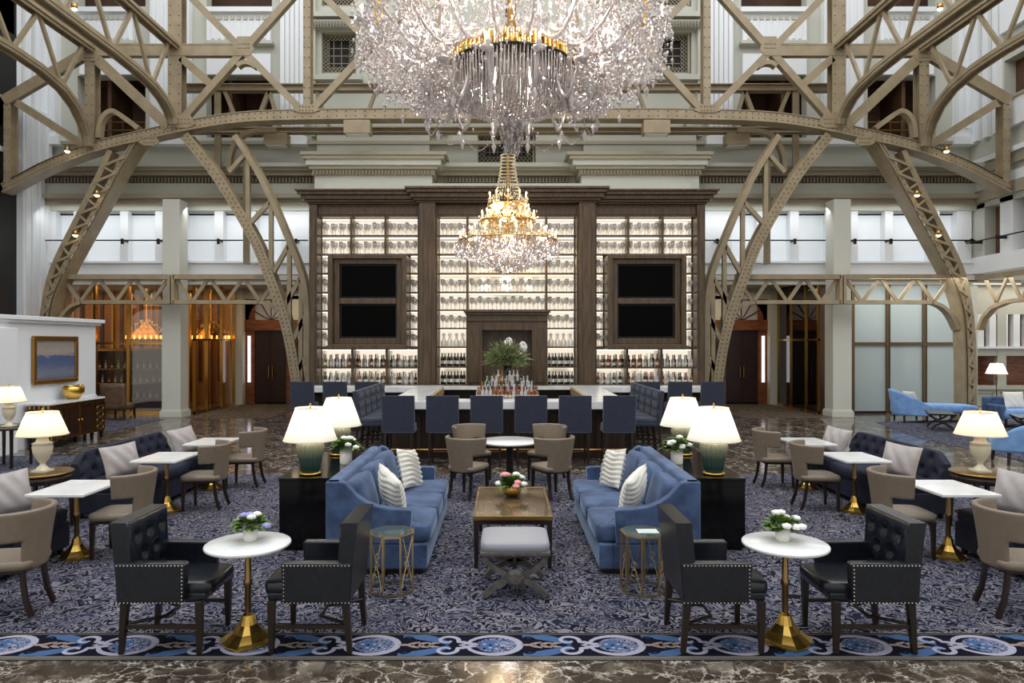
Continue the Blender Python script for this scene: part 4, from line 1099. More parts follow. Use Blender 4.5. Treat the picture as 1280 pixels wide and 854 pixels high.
def make_pillow(w, h, d, m, ruffle=False):
    t = MB(); n = 16 if not ruffle else 40
    def f(sg):
        def g(u, v):
            a, b = 2*u-1, 2*v-1
            prof = ((1-abs(a)**2.2)*(1-abs(b)**2.2)); prof = max(prof, 0)**.45
            kx = 1-.06*(1-abs(b))**1; ky = 1-.09*(1-abs(a))
            rf = .010*math.sin(b*26+3*math.sin(a*3))*prof if ruffle else .006*math.sin(a*9+b*5)*prof
            return (sg*(d/2*prof+rf*2), a*w/2*(1-.05*math.cos(b*PI/2)), b*h/2*(1-.06*math.cos(a*PI/2)))
        return g
    t.grid(f(1), n if not ruffle else 14, n); t.grid(lambda u, v: f(-1)(1-u, v), n if not ruffle else 14, n)
    return t
def pillow(x, y, z, rz, lean, w, h, d, m, lab, group, roll=0, ruffle=False):
    o = make_pillow(w, h, d, m, ruffle).build('pillow', M[m]); 
    o.rotation_mode = 'QUATERNION'
    from mathutils import Euler, Quaternion
    o.rotation_quaternion = (Matrix.Rotation(rz, 3, 'Z') @ Matrix.Rotation(-lean, 3, 'Y') @ Matrix.Rotation(roll, 3, 'X')).to_quaternion()
    o.location = (x, y, z); return tag(o, lab, 'pillow', group)
def pleated_shade(t, r0, r1, z0, z1, n=40):
    b = MB(); b.lathe([(r0, z0), (r1, z1)], 2*n, rmod=lambda j, z: 1.0 if j % 2 else .955)
    b.f = b.f[:2*n]; b.m = b.m[:2*n]; b.s = b.s[:2*n]
    b.build('lamp_shade', M['shade'], t)
    b = MB()
    f_ = MB()
    for r, z in ((r0, z0), (r1, z1)): f_.tube([(r*math.cos(2*PI*k/30), r*math.sin(2*PI*k/30), z) for k in range(31)], .006, 5)
    f_.build('shade_rim', M['shade'], t)
    b.tube([(0, 0, z0-.05), (0, 0, z1+.02)], .008, 6); b.ball((0, 0, z1+.035), (.014, .014, .02), 1, 8, 6); b.beam((-r1, 0, z1-.01), (r1, 0, z1-.01), .006, .006)
    b.build('shade_frame', M['brass'], t)
    b = MB(); b.ball((0, 0, (z0*.55+z1*.45)), (.035, .035, .05), 1, 10, 8); b.build('bulb', M['bulb_soft'], t)
def point(loc, e, col, r=.05):
    l = bpy.data.lights.new('lamp_light', 'POINT'); l.energy = e; l.color = col; l.shadow_soft_size = r
    o = bpy.data.objects.new('lamp_light', l); COL.objects.link(o); o.location = loc; return o
def urn_lamp(x, y, z, lab, e):
    t = thing('table_lamp', lab, 'lamp', (x, y, z), 0, 'alabaster urn lamps')
    b = MB(); b.box(-.085, .085, -.085, .085, 0, .025); b.lathe([(.075, .025), (.06, .05), (.03, .08), (.028, .1), (.06, .14), (.1, .22), (.112, .3), (.1, .335), (.116, .345), (.075, .36), (.06, .4), (.08, .43), (.085, .445), (.03, .455), (.012, .5)], 24)
    b.build('urn_base', M['alabaster'], t); pleated_shade(t, .275, .17, .45, .72)
    point((x, y, z+.6), e, (1, .74, .42))
    return t
def end_table(x, y, lab):
    t = thing('side_table', lab, 'table', (x, y, .009), 0, 'oval tables with alabaster lamps')
    b = MB(); b.lathe([(.01, .69), (.34, .69), (.35, .7), (.35, .715), (.34, .72), (0, .72)], 40); b.build('tabletop', M['antique'], t)
    b = MB(); b.lathe([(.315, .6), (.325, .605), (.325, .69), (.315, .69)], 40); b.build('apron', M['wood_dark'], t)
    for k in range(4):
        th = PI/4+PI/2*k; b = MB(); b.frust((.33*math.cos(th), .33*math.sin(th), 0), (.31*math.cos(th), .31*math.sin(th), .62), .03, .03, .045, .045); b.build('leg', M['leg'], t)
    b = MB(); b.lathe([(.01, .2), (.28, .2), (.28, .215), (0, .215)], 30); b.build('shelf', M['wood_dark'], t)
for s in (1, -1):
    sn = side_name[s]
    rz = 0 if s == 1 else PI
    place(NS, (-5.27*s, 10.0, .009), rz, f'navy tufted velvet sofa with two pillows beyond the lamp table, {sn}', 'navy tufted sofas')
    place(NS, (-5.27*s, 6.32, .009), rz, f'navy tufted velvet sofa nearest the camera, mostly hidden by taupe chairs, {sn}', 'navy tufted sofas')
    end_table(-5.72*s, 8.3, f'oval gilt-topped side table between the two navy sofas, {sn}')
    urn_lamp(-5.7*s, 8.3, .730, f'lit alabaster urn lamp with cream shade between the navy sofas, {sn}', 13)
    for (y, zz, lab, ly) in ((9.15, .72, f'grey satin pillow at the lamp end of the further navy sofa, {sn}', -.75), (10.95, .72, f'grey satin pillow at the far end of the further navy sofa, {sn}', -.5), (7.05, .74, f'grey satin pillow on the nearer navy sofa at the frame edge, {sn}', -.8)):
        pillow(-5.22*s if y > 8 else -5.24*s, y, zz, (ly if s == 1 else PI-ly), R(24), .46, .45, .17, 'pillow_grey', lab, 'grey pillows on the navy sofas', R(6)*s)
    for k, y in enumerate((7.3, 9.25, 10.7)):
        t = thing('cafe_table', f'white rectangular table on a gold foot at the navy sofas, {["nearest","middle","furthest"][k]} of three, {sn}', 'table', (-4.66*s, y, .009), 0, 'white rectangular tables')
        b = MB(); b.box(-.3, .3, -.38, .38, .715, .745); b.build('tabletop', M['white_marble'], t, bevel=.006)
        brass_base(t, .715, .17)

# ---- blue velvet sofas
def make_sofa():
    t = thing('velvet_sofa', 'x', 'sofa'); hl = 1.2
    b = MB(); b.box(-.47, .36, -hl, hl, .05, .30); b.box(.36, .5, -hl+.0, hl-.0, .05, .30); b.build('base', M['velvet'], t, bevel=.015)
    b = MB(); b.box(-.44, .46, -hl+.04, hl-.04, .0, .06); b.build('plinth', M['leg'], t)
    # back slab, slightly raked, flat top
    b = MB(); b.prism([(-.5, .3), (-.3, .3), (-.36, .9), (-.38, .915), (-.5, .915)], 'y', -hl, hl); b.build('backrest', M['velvet'], t, bevel=.012, fix=True)
    for sy in (1, -1):
        prof = [(-.5, .3)]+[(.33, .3), (.345, .61), (.34, .635), (.3, .64), (.16, .645), (.02, .665), (-.1, .71), (-.2, .78), (-.26, .85), (-.31, .9), (-.36, .915), (-.5, .915)]
        y0, y1 = (hl-.11, hl+.005) if sy > 0 else (-hl-.005, -hl+.11)
        b = MB(); b.prism(prof, 'y', y0, y1); b.build('armrest', M['velvet'], t, bevel=.014, fix=True)
    for k in range(3):
        w = (2*hl-.22)/3; yc = -hl+.11+w*(k+.5)
        b = MB()
        def tee(p, k=k, yc=yc):
            if p.x > .36 and k == 0 and p.y < yc: p.y -= .09*min(1, (p.x-.36)/.03)
            if p.x > .36 and k == 2 and p.y > yc: p.y += .09*min(1, (p.x-.36)/.03)
            p.z += .015*math.cos((p.y-yc)*3)*math.cos((p.x-.1)*3) if p.z > .39 else 0
            return p
        b.ball((.1, yc, .39), (.43, w/2-.003, .085), .22, 32, 12, fn=tee); b.build('seat_cushion', M['velvet'], t)
        b = MB(); T = Tr(-.235, yc, .665) @ Matrix.Rotation(R(-14), 4, 'Y')
        b.ball((0, 0, 0), (.1, w/2-.006, .225), .38, 28, 12, T=T); b.build('back_cushion', M['velvet'], t)
    return t
SF = make_sofa()
place(SF, (-1.35, 7.93, .009), 0, 'blue velvet sofa with two ruffled cream pillows, painting side of the coffee table', 'blue velvet sofas')
place(SF, (1.35, 7.93, .009), PI, 'blue velvet sofa with two ruffled cream pillows, frosted-glass side of the coffee table', 'blue velvet sofas')
for s in (1, -1):
    for (y, nm, yaw) in ((7.2, 'near', .55), (8.55, 'far', -.35)):
        pillow(-1.27*s, y, .72, (yaw if s == 1 else PI-yaw), R(18), .46, .50, .17, 'pillow_ruffle', f'ruffled cream pillow at the {nm} end of the blue velvet sofa, {side_name[s]}', 'ruffled cream pillows', R(20)*s*(1 if nm == 'near' else -.5), True)

# ---- black consoles behind the sofas, ginger jar lamps and vases
for s in (1, -1):
    t = thing('console_table', f'black lacquer console behind the blue velvet sofa, {side_name[s]}', 'console', (-2.24*s, 8.4, .009), 0, 'black lacquer consoles')
    b = MB(); b.box(-.33, .33, -.9, .9, .76, .80); b.build('top', M['black'], t, bevel=.006)
    b = MB(); b.box(-.325, .325, -.89, .89, .03, .76); b.build('body', M['black'], t, bevel=.004)
    b = MB(); b.box(-.29, .29, -.86, .86, 0, .03); b.build('plinth', M['black'], t)
    for y in (-.892, .892):
        b = MB(); b.box(-.27, .27, min(y, y*1.006), max(y, y*1.006), .1, .7); b.build('end_panel', M['black'], t)
    for (y, nm) in ((7.72, 'near'), (9.05, 'far')):
        x = -2.28*s
        t = thing('ginger_jar_lamp', f'white-shaded lamp with ribbed green jar at the {nm} end of the black console, {side_name[s]}', 'lamp', (x, y, .810), 0, 'green ginger jar lamps')
        b = MB(); b.lathe([(.11, 0), (.125, .009), (.125, .022), (.1, .03)], 28); b.build('foot', M['gold'], t)
        b = MB(); b.lathe([(.085, .03), (.095, .05), (.11, .14), (.135, .24), (.147, .3), (.142, .34), (.11, .375), (.05, .39), (.03, .4)], 64, rmod=lambda j, z: 1+.09*math.cos(2*PI*j/4)); b.build('jar', M['celadon'], t)
        b = MB(); b.lathe([(.03, .39), (.032, .41), (.015, .43)], 12); b.build('neck', M['brass'], t)
        pleated_shade(t, .295, .165, .39, .75)
        point((x, y, .808+.58), 13, (1, .95, .87))
    t = thing('flower_vase', f'pale cylinder vase of white and green flowers on the black console, {side_name[s]}', 'vase', (-2.03*s, 8.38, .810), 0, 'flower vases on the consoles')
    b = MB(); b.lathe([(.07, 0), (.075, .01), (.075, .19), (.068, .19), (.066, .02), (0, .02)], 24); b.build('vase', M['ceramic'], t)
    flowers(t, (0, 0, .19), .2, [('petal_white', 7)], 170, 'leaf', .04, .8, .92)

# ---- coffee table, bowl, x-stool, octagonal side tables
t = thing('coffee_table', 'brown marble coffee table with gilt rim and dark legs between the blue sofas', 'table', (0, 7.6, .009))
b = MB(); b.box(-.385, .385, -.685, .685, .505, .53); b.build('tabletop', vary(mat('brown_glossy_top', (96, 78, 58), .08), (74, 60, 46), (126, 106, 80), 3, detail=8), t)
b = MB()
for x0, x1, y0, y1 in ((-.405, .405, -.705, -.68), (-.405, .405, .68, .705), (-.405, -.38, -.68, .68), (.38, .405, -.68, .68)): b.box(x0, x1, y0, y1, .49, .534)
b.build('rim', M['antique'], t, bevel=.004)
b = MB()
for x0, x1, y0, y1 in ((-.39, .39, -.69, -.66), (-.39, .39, .66, .69), (-.39, -.36, -.66, .66), (.36, .39, -.66, .66)): b.box(x0, x1, y0, y1, .445, .495)
b.build('apron', M['leg'], t)
legs(t, [((x, y, 0), (x, y, .49), .04, .055) for x in (-.372, .372) for y in (-.672, .672)], M['leg'])
t = thing('flower_bowl', 'ribbed gold bowl of white, pink and green flowers on the coffee table', 'flowers', (0, 7.82, .544))
b = MB(); b.lathe([(.05, 0), (.08, .01), (.105, .06), (.1, .12), (.088, .13), (.08, .11), (0, .1)], 48, rmod=lambda j, z: 1+.035*math.cos(2*PI*j/4)); b.build('bowl', M['gold'], t)
flowers(t, (0, 0, .12), .19, [('petal_white', 6), ('petal_pink', 4)], 150, 'leaf', .042, .8)

t = thing('cross_leg_stool', 'limed wood x-legged stool with grey satin seat before the coffee table', 'stool', (.01, 6.36, .009))
b = MB(); b.ball((0, 0, .455), (.315, .3, .05), .3, 28, 8); b.build('seat', M['grey_satin'], t)
b = MB(); b.box(-.315, .315, -.3, .3, .385, .425); b.build('seat_rail', M['greywood'], t, bevel=.01)
for y in (-.25, .25):
    for sx in (1, -1):
        b = MB(); pts = [(sx*.285, y, .4), (sx*.25, y, .33), (sx*.17, y, .26), (sx*.07, y, .21), (0, y, .19), (-sx*.08, y, .165), (-sx*.17, y, .12), (-sx*.24, y, .06), (-sx*.275, y, .022)]
        b.sweep([(p[0], p[1], p[2]) for p in pts], .05, .055); b.build('curved_leg', M['greywood'], t)
    b = MB(); b.lathe([(.0, -.02), (.05, -.02), (.085, 0), (.05, .02), (0, .02)], 8, T=Tr(0, y+(-.035 if y < 0 else .035), .19) @ Matrix.Rotation(R(90), 4, 'X'), smooth=False); b.build('boss', M['greywood'], t)
b = MB(); b.tube([(0, -.25, .19), (0, .25, .19)], .02, 8); b.build('stretcher', M['greywood'], t)

def octa_table(x, y, lab):
    t = thing('octagonal_side_table', lab, 'table', (x, y, .009), R(8), 'gold octagonal tables')
    P8 = [(.205*math.cos(PI/8+PI/4*k), .205*math.sin(PI/8+PI/4*k)) for k in range(8)]
    b = MB(); b.prism([(p[0]*.94, p[1]*.94) for p in P8], 'z', .525, .54); b.build('tabletop', mat('grey_green_glass', (70, 84, 84), .08), t, fix=True)
    b = MB()
    for k in range(8):
        p, q = P8[k], P8[(k+1) % 8]
        b.beam((*p, .53), (*q, .53), .03, .016, (0, 0, 1))
    b.build('rim', M['pale_gold'], t)
    b = MB()
    for k in range(8): b.beam((*P8[k], .008), (*P8[(k+1) % 8], .008), .014, .014, (0, 0, 1))
    b.build('foot_ring', M['pale_gold'], t)
    for k in range(8):
        b = MB(); b.beam((*P8[k], 0), (*P8[k], .53), .016, .016); b.build('leg', M['pale_gold'], t)
    for k in range(0, 8, 2):
        b = MB(); p, q = P8[k], P8[(k+1) % 8]
        m_ = lambda u, z: (p[0]+(q[0]-p[0])*u, p[1]+(q[1]-p[1])*u, z)
        b.beam(m_(0, .52), m_(1, .02), .006, .006); b.beam(m_(1, .52), m_(0, .02), .006, .006)
        for zc in (.2, .27): b.tube([m_(.5+.18*math.cos(2*PI*j/12), zc+.03*math.sin(2*PI*j/12)) for j in range(13)], .003, 5)
        b.build('lattice', M['pale_gold'], t)
octa_table(-1.13, 6.33, 'gold octagonal side table with dark glass top beside the sofa, painting side')
octa_table(1.2, 6.33, 'gold octagonal side table under a pale menu beside the sofa, frosted-glass side')
b = MB(); b.prism([(-.06, -.09), (.13, -.09), (.13, .05), (-.06, .05)], 'z', 0, .004); b.prism([(.0, -.04), (.07, -.04), (.07, .0), (.0, .0)], 'z', .004, .006)
o = b.build('menu_card', M['menu'], None, fix=True, loc=(1.2, 6.33, .552)); tag(o, 'pale folded menu lying on the gold side table by the frosted-glass side sofa', 'menu')
# ================================================================ bar
YC = 18.8
def PX(x): return WX(x, YC)
def PZ(y): return WZ(y, YC)
cab = thing('back_bar', 'tall walnut back bar with lit glass shelves, pilasters and a central niche', 'bar cabinet')
def cpart(mb, name, m, s=0, **k):
    if s == 0: return mb.build(name, m, cab, **k)
    return (mb if s == 1 else mb.mirror()).build(name, m, cab, **k)
b = MB(); b.box(PX(388), -PX(388), 18.95, 19.6, 0, PZ(487)); cpart(b, 'base', M['wood_dark'])
b = MB(); b.box(PX(390), -PX(390), 18.7, 19.6, PZ(487), PZ(482)); cpart(b, 'back_counter', M['white_marble'])
b = MB(); b.box(PX(392), -PX(392), 19.26, 19.3, PZ(486), PZ(262)); cpart(b, 'back_panel', M['wood_dark'])
b = MB(); b.box(PX(388), -PX(388), 18.85, 19.66, PZ(270.5), PZ(256)); b.box(PX(398), -PX(398), 18.82, 18.86, PZ(268), PZ(260)); cpart(b, 'frieze', M['wood'])
for s in (1, -1):
    b = MB(); b.box(PX(387), PX(397), 18.74, 19.66, 0, PZ(256)); b.box(PX(389), PX(395), 18.71, 18.75, .3, PZ(262)); cpart(b, 'pilaster', M['wood'], s, bevel=.01)
    b = MB(); b.box(PX(522), PX(547), 18.76, 19.66, 0, PZ(256)); b.box(PX(525), PX(545), 18.6, 18.8, 0, PZ(254)); b.box(PX(530), PX(540), 18.57, 18.6, .3, PZ(260)); cpart(b, 'pilaster', M['wood'], s, bevel=.01)
    b = MB()
    for (o, y0, y1) in ((.06, 256, 254), (.12, 254, 251), (.2, 251, 246), (.28, 246, 242), (.33, 242, 239.5)): b.box(PX(388)-o, PX(526), 18.76-o, 19.66, PZ(y0), PZ(y1))
    cpart(b, 'crown', M['wood'], s, bevel=.012)
b = MB()
for (o, y0, y1) in ((.06, 255, 253), (.12, 253, 250), (.2, 250, 244.5), (.28, 244.5, 240.5), (.33, 240.5, 237.5)): b.box(PX(524)-o, -PX(524)+o, 18.62-o, 19.66, PZ(y0), PZ(y1))
cpart(b, 'crown', M['wood'], 0, bevel=.012)
# niche
for s in (1, -1):
    b = MB(); b.box(PX(584), PX(603), 18.7, 19.6, PZ(482), PZ(402)); b.box(PX(587), PX(600), 18.67, 18.7, PZ(478), PZ(408)); cpart(b, 'niche_jamb', M['wood'], s, bevel=.01)
b = MB(); b.box(PX(603), -PX(603), 18.7, 19.6, PZ(413), PZ(402)); b.box(PX(584), -PX(584), 18.66, 19.6, PZ(402), PZ(391)); b.box(PX(582), -PX(582), 18.56, 19.6, PZ(394), PZ(391)); b.box(PX(580), -PX(580), 18.5, 19.6, PZ(391), PZ(388)); cpart(b, 'niche_head', M['wood'], 0, bevel=.01)
b = MB(); b.box(PX(603), -PX(603), 19.2, 19.25, PZ(482), PZ(413)); cpart(b, 'niche_back', M['wood'])
CELLS = []
def cells(xs, ys, kind, who):
    for i in range(len(ys)-1):
        for j in range(len(xs)-1): CELLS.append((xs[j], xs[j+1], ys[i], ys[i+1], kind if isinstance(kind, str) else kind[i], who, i))
L_rows = (271, 294.5, 318); T_rows = (318, 342, 366, 389, 412, 434.5); B_rows = (437, 460, 482)
def mx(x): return 2*633.6-x
for s in (1, -1):
    f = (lambda x: x) if s == 1 else mx
    bay = 'painting-side bay' if s == 1 else 'frosted-glass-side bay'
    def mk(xs): return sorted(f(x) for x in xs)
    cells(mk((397, 438.5, 481.5, 522)), L_rows, 'glass', bay+' above the televisions')
    cells(mk((397, 413)), T_rows, 'glass', bay+' outside the televisions')
    cells(mk((510, 522)), T_rows, 'glass', bay+' inside the televisions')
    cells(mk((397, 440, 483, 522)), B_rows, ('spirit', 'spirit'), bay+' below the televisions')
    cells(mk((547, 584)), (271, 294.5, 318, 342, 365.5, 388, 411, 434.5, 459, 482), ('glass',)*6+('decanter', 'wine', 'wine'), ('painting' if s == 1 else 'frosted-glass')+'-side column of the centre bay')
cells((584, 683.2), (271, 294.5, 318, 342, 365.5, 388), 'glass', 'middle of the centre bay')
seen_sh = set(); seen_dv = set()
for (x0, x1, y0, y1, k, who, i) in CELLS:
    if (x0, y1) not in seen_sh:
        seen_sh.add((x0, y1)); b = MB(); b.box(PX(x0), PX(x1), 18.86, 19.25, PZ(y1), PZ(y1)+.022); b.box(PX(x0), PX(x1), 18.84, 18.87, PZ(y1)-.02, PZ(y1)+.024); b.build('shelf', M['wood'], cab)
    for xx in (x0, x1):
        if (xx, y0) not in seen_dv and not any(abs(xx-q) < .8 or abs(xx-mx(q)) < .8 for q in (397, 522, 547, 413, 510)):
            seen_dv.add((xx, y0)); b = MB(); w = .03; b.box(PX(xx)-w, PX(xx)+w, 18.82, 19.25, PZ(y1), PZ(y0)); b.build('divider', M['wood'], cab)
    b = MB(); b.box(PX(x0)+.03, PX(x1)-.03, 19.19, 19.22, PZ(y0)-.03, PZ(y0)-.005); b.build('light_strip', M['led'], cab)
    b = MB(); b.box(PX(x0)+.02, PX(x1)-.02, 19.225, 19.25, PZ(y1)+.024, PZ(y0)-.005); b.build('lit_panel', M['litpanel'], cab)
# television housings
for s in (1, -1):
    b = MB(); o = 18.5
    for (x0, x1, y0, y1) in ((413, 419, 320, 437), (504, 510, 320, 437), (419, 504, 320, 325), (419, 504, 430, 437)): b.box(PX(x0), PX(x1), o, 19.5, PZ(y1), PZ(y0))
    for (x0, x1, y0, y1) in ((419, 426, 325, 430), (497, 504, 325, 430), (426, 497, 325, 331), (426, 497, 373.5, 380.5), (426, 497, 423, 430)): b.box(PX(x0), PX(x1), o+.12, 19.5, PZ(y1), PZ(y0))
    cpart(b, 'television_frame', M['wood'], s, bevel=.012)
    b = MB(); b.box(PX(413), PX(510), 19.3, 19.5, PZ(437), PZ(320)); cpart(b, 'television_backing', M['wood_dark'], s)
    b = MB(); b.box(PX(411), PX(512), 18.42, 18.7, PZ(436), PZ(432)); cpart(b, 'television_ledge', M['wood'], s, bevel=.01)
    for (y0, y1, nm) in ((331, 373.5, 'upper'), (380.5, 423, 'lower')):
        cx = (PX(426)+PX(497))/2*s; cz = (PZ(y0)+PZ(y1))/2; w = (PX(497)-PX(426))/2-.01; h = (PZ(y0)-PZ(y1))/2-.01
        t = thing('television', f'black switched-off television, {nm} of two in the back bar, ' + side_name[s], 'television', (cx, 18.7, cz), 0, 'televisions in the back bar')
        b = MB(); b.box(-w, w, 0, .08, -h, h); b.build('bezel', M['black'], t, bevel=.006)
        b = MB(); b.box(-w+.03, w-.03, -.004, .0, -h+.035, h-.025); b.build('screen', M['screen'], t)

# ---- glassware and bottles
def proto_mesh(name, prof, mats, n=8, extra=None):
    mb = MB(); mb.lathe(prof, n)
    if extra: extra(mb)
    o = mb.build(name, mats); return o
def lab_band(r, z0, z1): return lambda mb: mb.lathe([(r, z0), (r, z1)], 8, mi=1)
PR = {
 'glass': [proto_mesh('wine_glass', [(.038, 0), (.036, .006), (.006, .012), (.006, .12), (.035, .15), (.044, .2), (.038, .26), (.035, .26), (.04, .2), (.0, .14)], [M['stemware']]),
           proto_mesh('wine_glass', [(.034, 0), (.03, .006), (.007, .014), (.006, .09), (.05, .15), (.054, .19), (.045, .22), (.0, .12)], [M['stemware']])],
 'decanter': [proto_mesh('crystal_decanter', [(.07, 0), (.075, .02), (.07, .12), (.03, .18), (.025, .25), (.04, .27), (.035, .31), (0, .33)], [M['stemware']])],
 'wine': [proto_mesh('wine_bottle', [(.036, 0), (.038, .01), (.038, .19), (.014, .24), (.014, .31), (0, .312)], [M['bott_dark'], M['label']], extra=lab_band(.0395, .05, .13))],
 'spirit': [proto_mesh('spirit_bottle', [(.04, 0), (.042, .01), (.042, .17), (.016, .2), (.015, .27), (.018, .29), (0, .292)], [m_, M['label']], extra=lab_band(.0432, .04, .11)) for m_ in (M['bott_clear'], M['bott_amber'], M['bott_green'], M['bott_dark'], M['bott_red'])],
}
first = {id(o): True for v in PR.values() for o in v}
def put(kind, loc, label, group, k=None, scale=1, rz=0):
    p = random.choice(PR[kind]) if k is None else PR[kind][k % len(PR[kind])]
    if first[id(p)]: first[id(p)] = False; o = p
    else: o = p.copy(); COL.objects.link(o)
    o.location = loc; o.rotation_euler = (0, 0, rz); o.scale = (scale,)*3
    o['label'] = label; o['category'] = {'glass': 'glass', 'decanter': 'decanter', 'wine': 'bottle', 'spirit': 'bottle'}[kind]; o['group'] = group
    return o
rowname = {271: 'top', 294.5: 'second', 318: 'third', 342: 'fourth', 366: 'fifth', 365.5: 'fifth', 389: 'sixth', 388: 'sixth', 412: 'seventh', 411: 'seventh', 434.5: 'eighth', 459: 'ninth', 437: 'upper', 460: 'lower'}
for (x0, x1, y0, y1, k, who, i) in CELLS:
    step = {'glass': 5.2, 'decanter': 7, 'wine': 3.9, 'spirit': 3.9}[k]
    n = max(2, int((x1-x0-3)/step))
    for j in range(n):
        x = PX(x0+2.4+(x1-x0-4.8)*(j+.5)/n); yd = (18.95 if j % 2 else 19.1) if k != 'wine' else (18.96 if j % 2 else 19.08)
        nm = {'glass': 'clear stemmed glass', 'decanter': 'cut crystal decanter', 'wine': 'dark wine bottle', 'spirit': 'liquor bottle'}[k]
        sh = f'{rowname[y0]} shelf, {who}'
        if k == 'spirit':
            kk = random.choice((0, 0, 1, 0, 3, 2, 1, 4)); nm = ('clear', 'amber', 'green', 'dark', 'red')[kk]+' '+nm
            put(k, (x, yd, PZ(y1)+.026), f'{nm} on the {sh}', f'{nm}s, {sh}', kk, random.uniform(1.0, 1.25))
        else: put(k, (x, yd, PZ(y1)+.026), f'{nm} on the {sh}', f'{nm}s, {sh}', j, random.uniform(1.3, 1.5) if k == 'glass' else 1.15)
for (px, py, Y) in SHELF_R[::2]:
    kk = random.choice((0, 1, 3, 0)); put('spirit', (WX(px, Y), Y+.12, WZ(py, Y)+.002), f'{("clear","amber","green","dark","red")[kk]} bottle on the brass shelf inside the glass restaurant, {("top", "middle", "bottom")[(461, 479, 498).index(py)]} row', f'restaurant bottles {py} {kk}', kk)

# ---- the bar itself
bar = thing('bar_counter', 'dark wood horseshoe bar with thick white marble counter and brass foot rail', 'bar')
ZT = 1.15
b = MB(); b.box(-2.45, 2.45, 13.3, 13.95, ZT-.16, ZT); b.build('front_counter', M['white_marble'], bar, bevel=.012)
b = MB(); b.box(-2.3, 2.3, 13.5, 13.9, 0, ZT-.16); 
for i in range(8): b.box(-2.2+i*.56, -1.72+i*.56, 13.47, 13.5, .2, .88)
b.build('front_base', M['wood_dark'], bar, bevel=.008)
for s in (1, -1):
    b = MB(); b.box(-2.38, -1.72, 13.96, 17.74, ZT-.16, ZT); cpart_o = (b if s == 1 else b.mirror()).build('side_counter', M['white_marble'], bar, bevel=.012)
    b = MB(); b.box(-1.72, -1.64, 13.96, 17.74, ZT-.2, ZT-.02); (b if s == 1 else b.mirror()).build('inner_ledge', M['ledge'], bar)
    b = MB(); b.box(-2.2, -1.8, 13.95, 17.75, 0, ZT-.16); (b if s == 1 else b.mirror()).build('side_base', M['wood_dark'], bar)
    b = MB(); b.box(-5.45, -1.72, 17.75, 18.3, ZT-.16, ZT); (b if s == 1 else b.mirror()).build('wing_counter', M['white_marble'], bar, bevel=.012)
    b = MB(); b.box(-5.35, -2.2, 17.9, 18.2, 0, ZT-.16); (b if s == 1 else b.mirror()).build('wing_base', M['wood_dark'], bar)
b = MB(); b.tube([(-2.3, 13.32, .2), (2.3, 13.32, .2)], .025, 8)
for i in range(6): b.tube([(-2.0+i*.8, 13.32, .2), (-2.0+i*.8, 13.48, .2)], .014, 6)
b.build('foot_rail', M['brass'], bar)

def make_stool():
    t = thing('bar_stool', 'x', 'bar stool')
    b = MB(); b.ball((.03, 0, .70), (.27, .275, .075), .22, 28, 10); b.build('seat', M['stool'], t)
    b = MB(); b.box(-.27, .27, -.28, .28, .62, .68); b.build('seat_rail', M['stool'], t, bevel=.01)
    def tu(u, v):
        fu, fv = u*3, v*3.4
        rr = ((fu+(.5 if int(fv) % 2 else 0)) % 1-.5)**2*.04+((fv % 1)-.5)**2*.05
        return (-.2-.05*v-.04*math.exp(-rr/.002)+.03*min(1, min(u, 1-u)*9), (u-.5)*.56, .66+.645*v)
    b = MB(); b.grid(tu, 30, 28); b.build('tufted_back', M['stool'], t, fix=False)
    b = MB(); b.prism([(-.27, .637), (-.215, .637), (-.262, 1.31), (-.272, 1.32), (-.335, 1.32)], 'y', -.3, .3); b.build('backrest', M['stool'], t, bevel=.008, fix=True)
    b = MB()
    for k in range(26): b.octa((-.277, -.29+k*.0232, .648), .006, .007)
    for y in (-.295, .295):
        for k in range(30): b.octa((-.277-.058*k/29, y, .65+.66*k/29), .0045, .006)
    b.build('nailhead_trim', M['piping'], t)
    legs(t, [((.25, y, 0), (.24, y, .62), .035, .045) for y in (-.24, .24)]+[((-.3, y, 0), (-.25, y, .64), .035, .045) for y in (-.24, .24)], M['leg'])
    b = MB(); b.box(.235, .265, -.24, .24, .2, .225); b.build('footrest', M['brass'], t)
    b = MB(); b.box(-.285, .25, -.25, -.23, .26, .285); b.box(-.285, .25, .23, .25, .26, .285); b.box(-.285, -.26, -.24, .24, .3, .325); b.build('stretcher', M['leg'], t)
    return t
ST = make_stool()
pos6 = ('at the painting-side end', 'second from the painting-side end', 'third from the painting-side end', 'third from the frosted-glass-side end', 'second from the frosted-glass-side end', 'at the frosted-glass-side end')
for k in range(6):
    place(ST, (-2.03+k*.812, 12.82, 0), PI/2, f'navy bar stool along the bar front, {pos6[k]}', 'navy stools along the front of the bar')
for s in (1, -1):
    for k in range(5):
        place(ST, (-2.78*s, 13.95+k*.62, 0), 0 if s == 1 else PI, f'navy tufted stool along the side counter of the bar, {("nearest the front","second from the front","middle one","second from the back","nearest the back bar")[k]}, {side_name[s]}', 'navy tufted stools along the bar sides')
    for k, X in enumerate((-5.12, -4.3, -3.5)):
        place(ST, (X*s, 17.3, 0), PI/2, f'navy stool at the wing counter before the back bar, {("outermost","middle","innermost")[k]}, {side_name[s]}', 'navy stools at the wing counters')

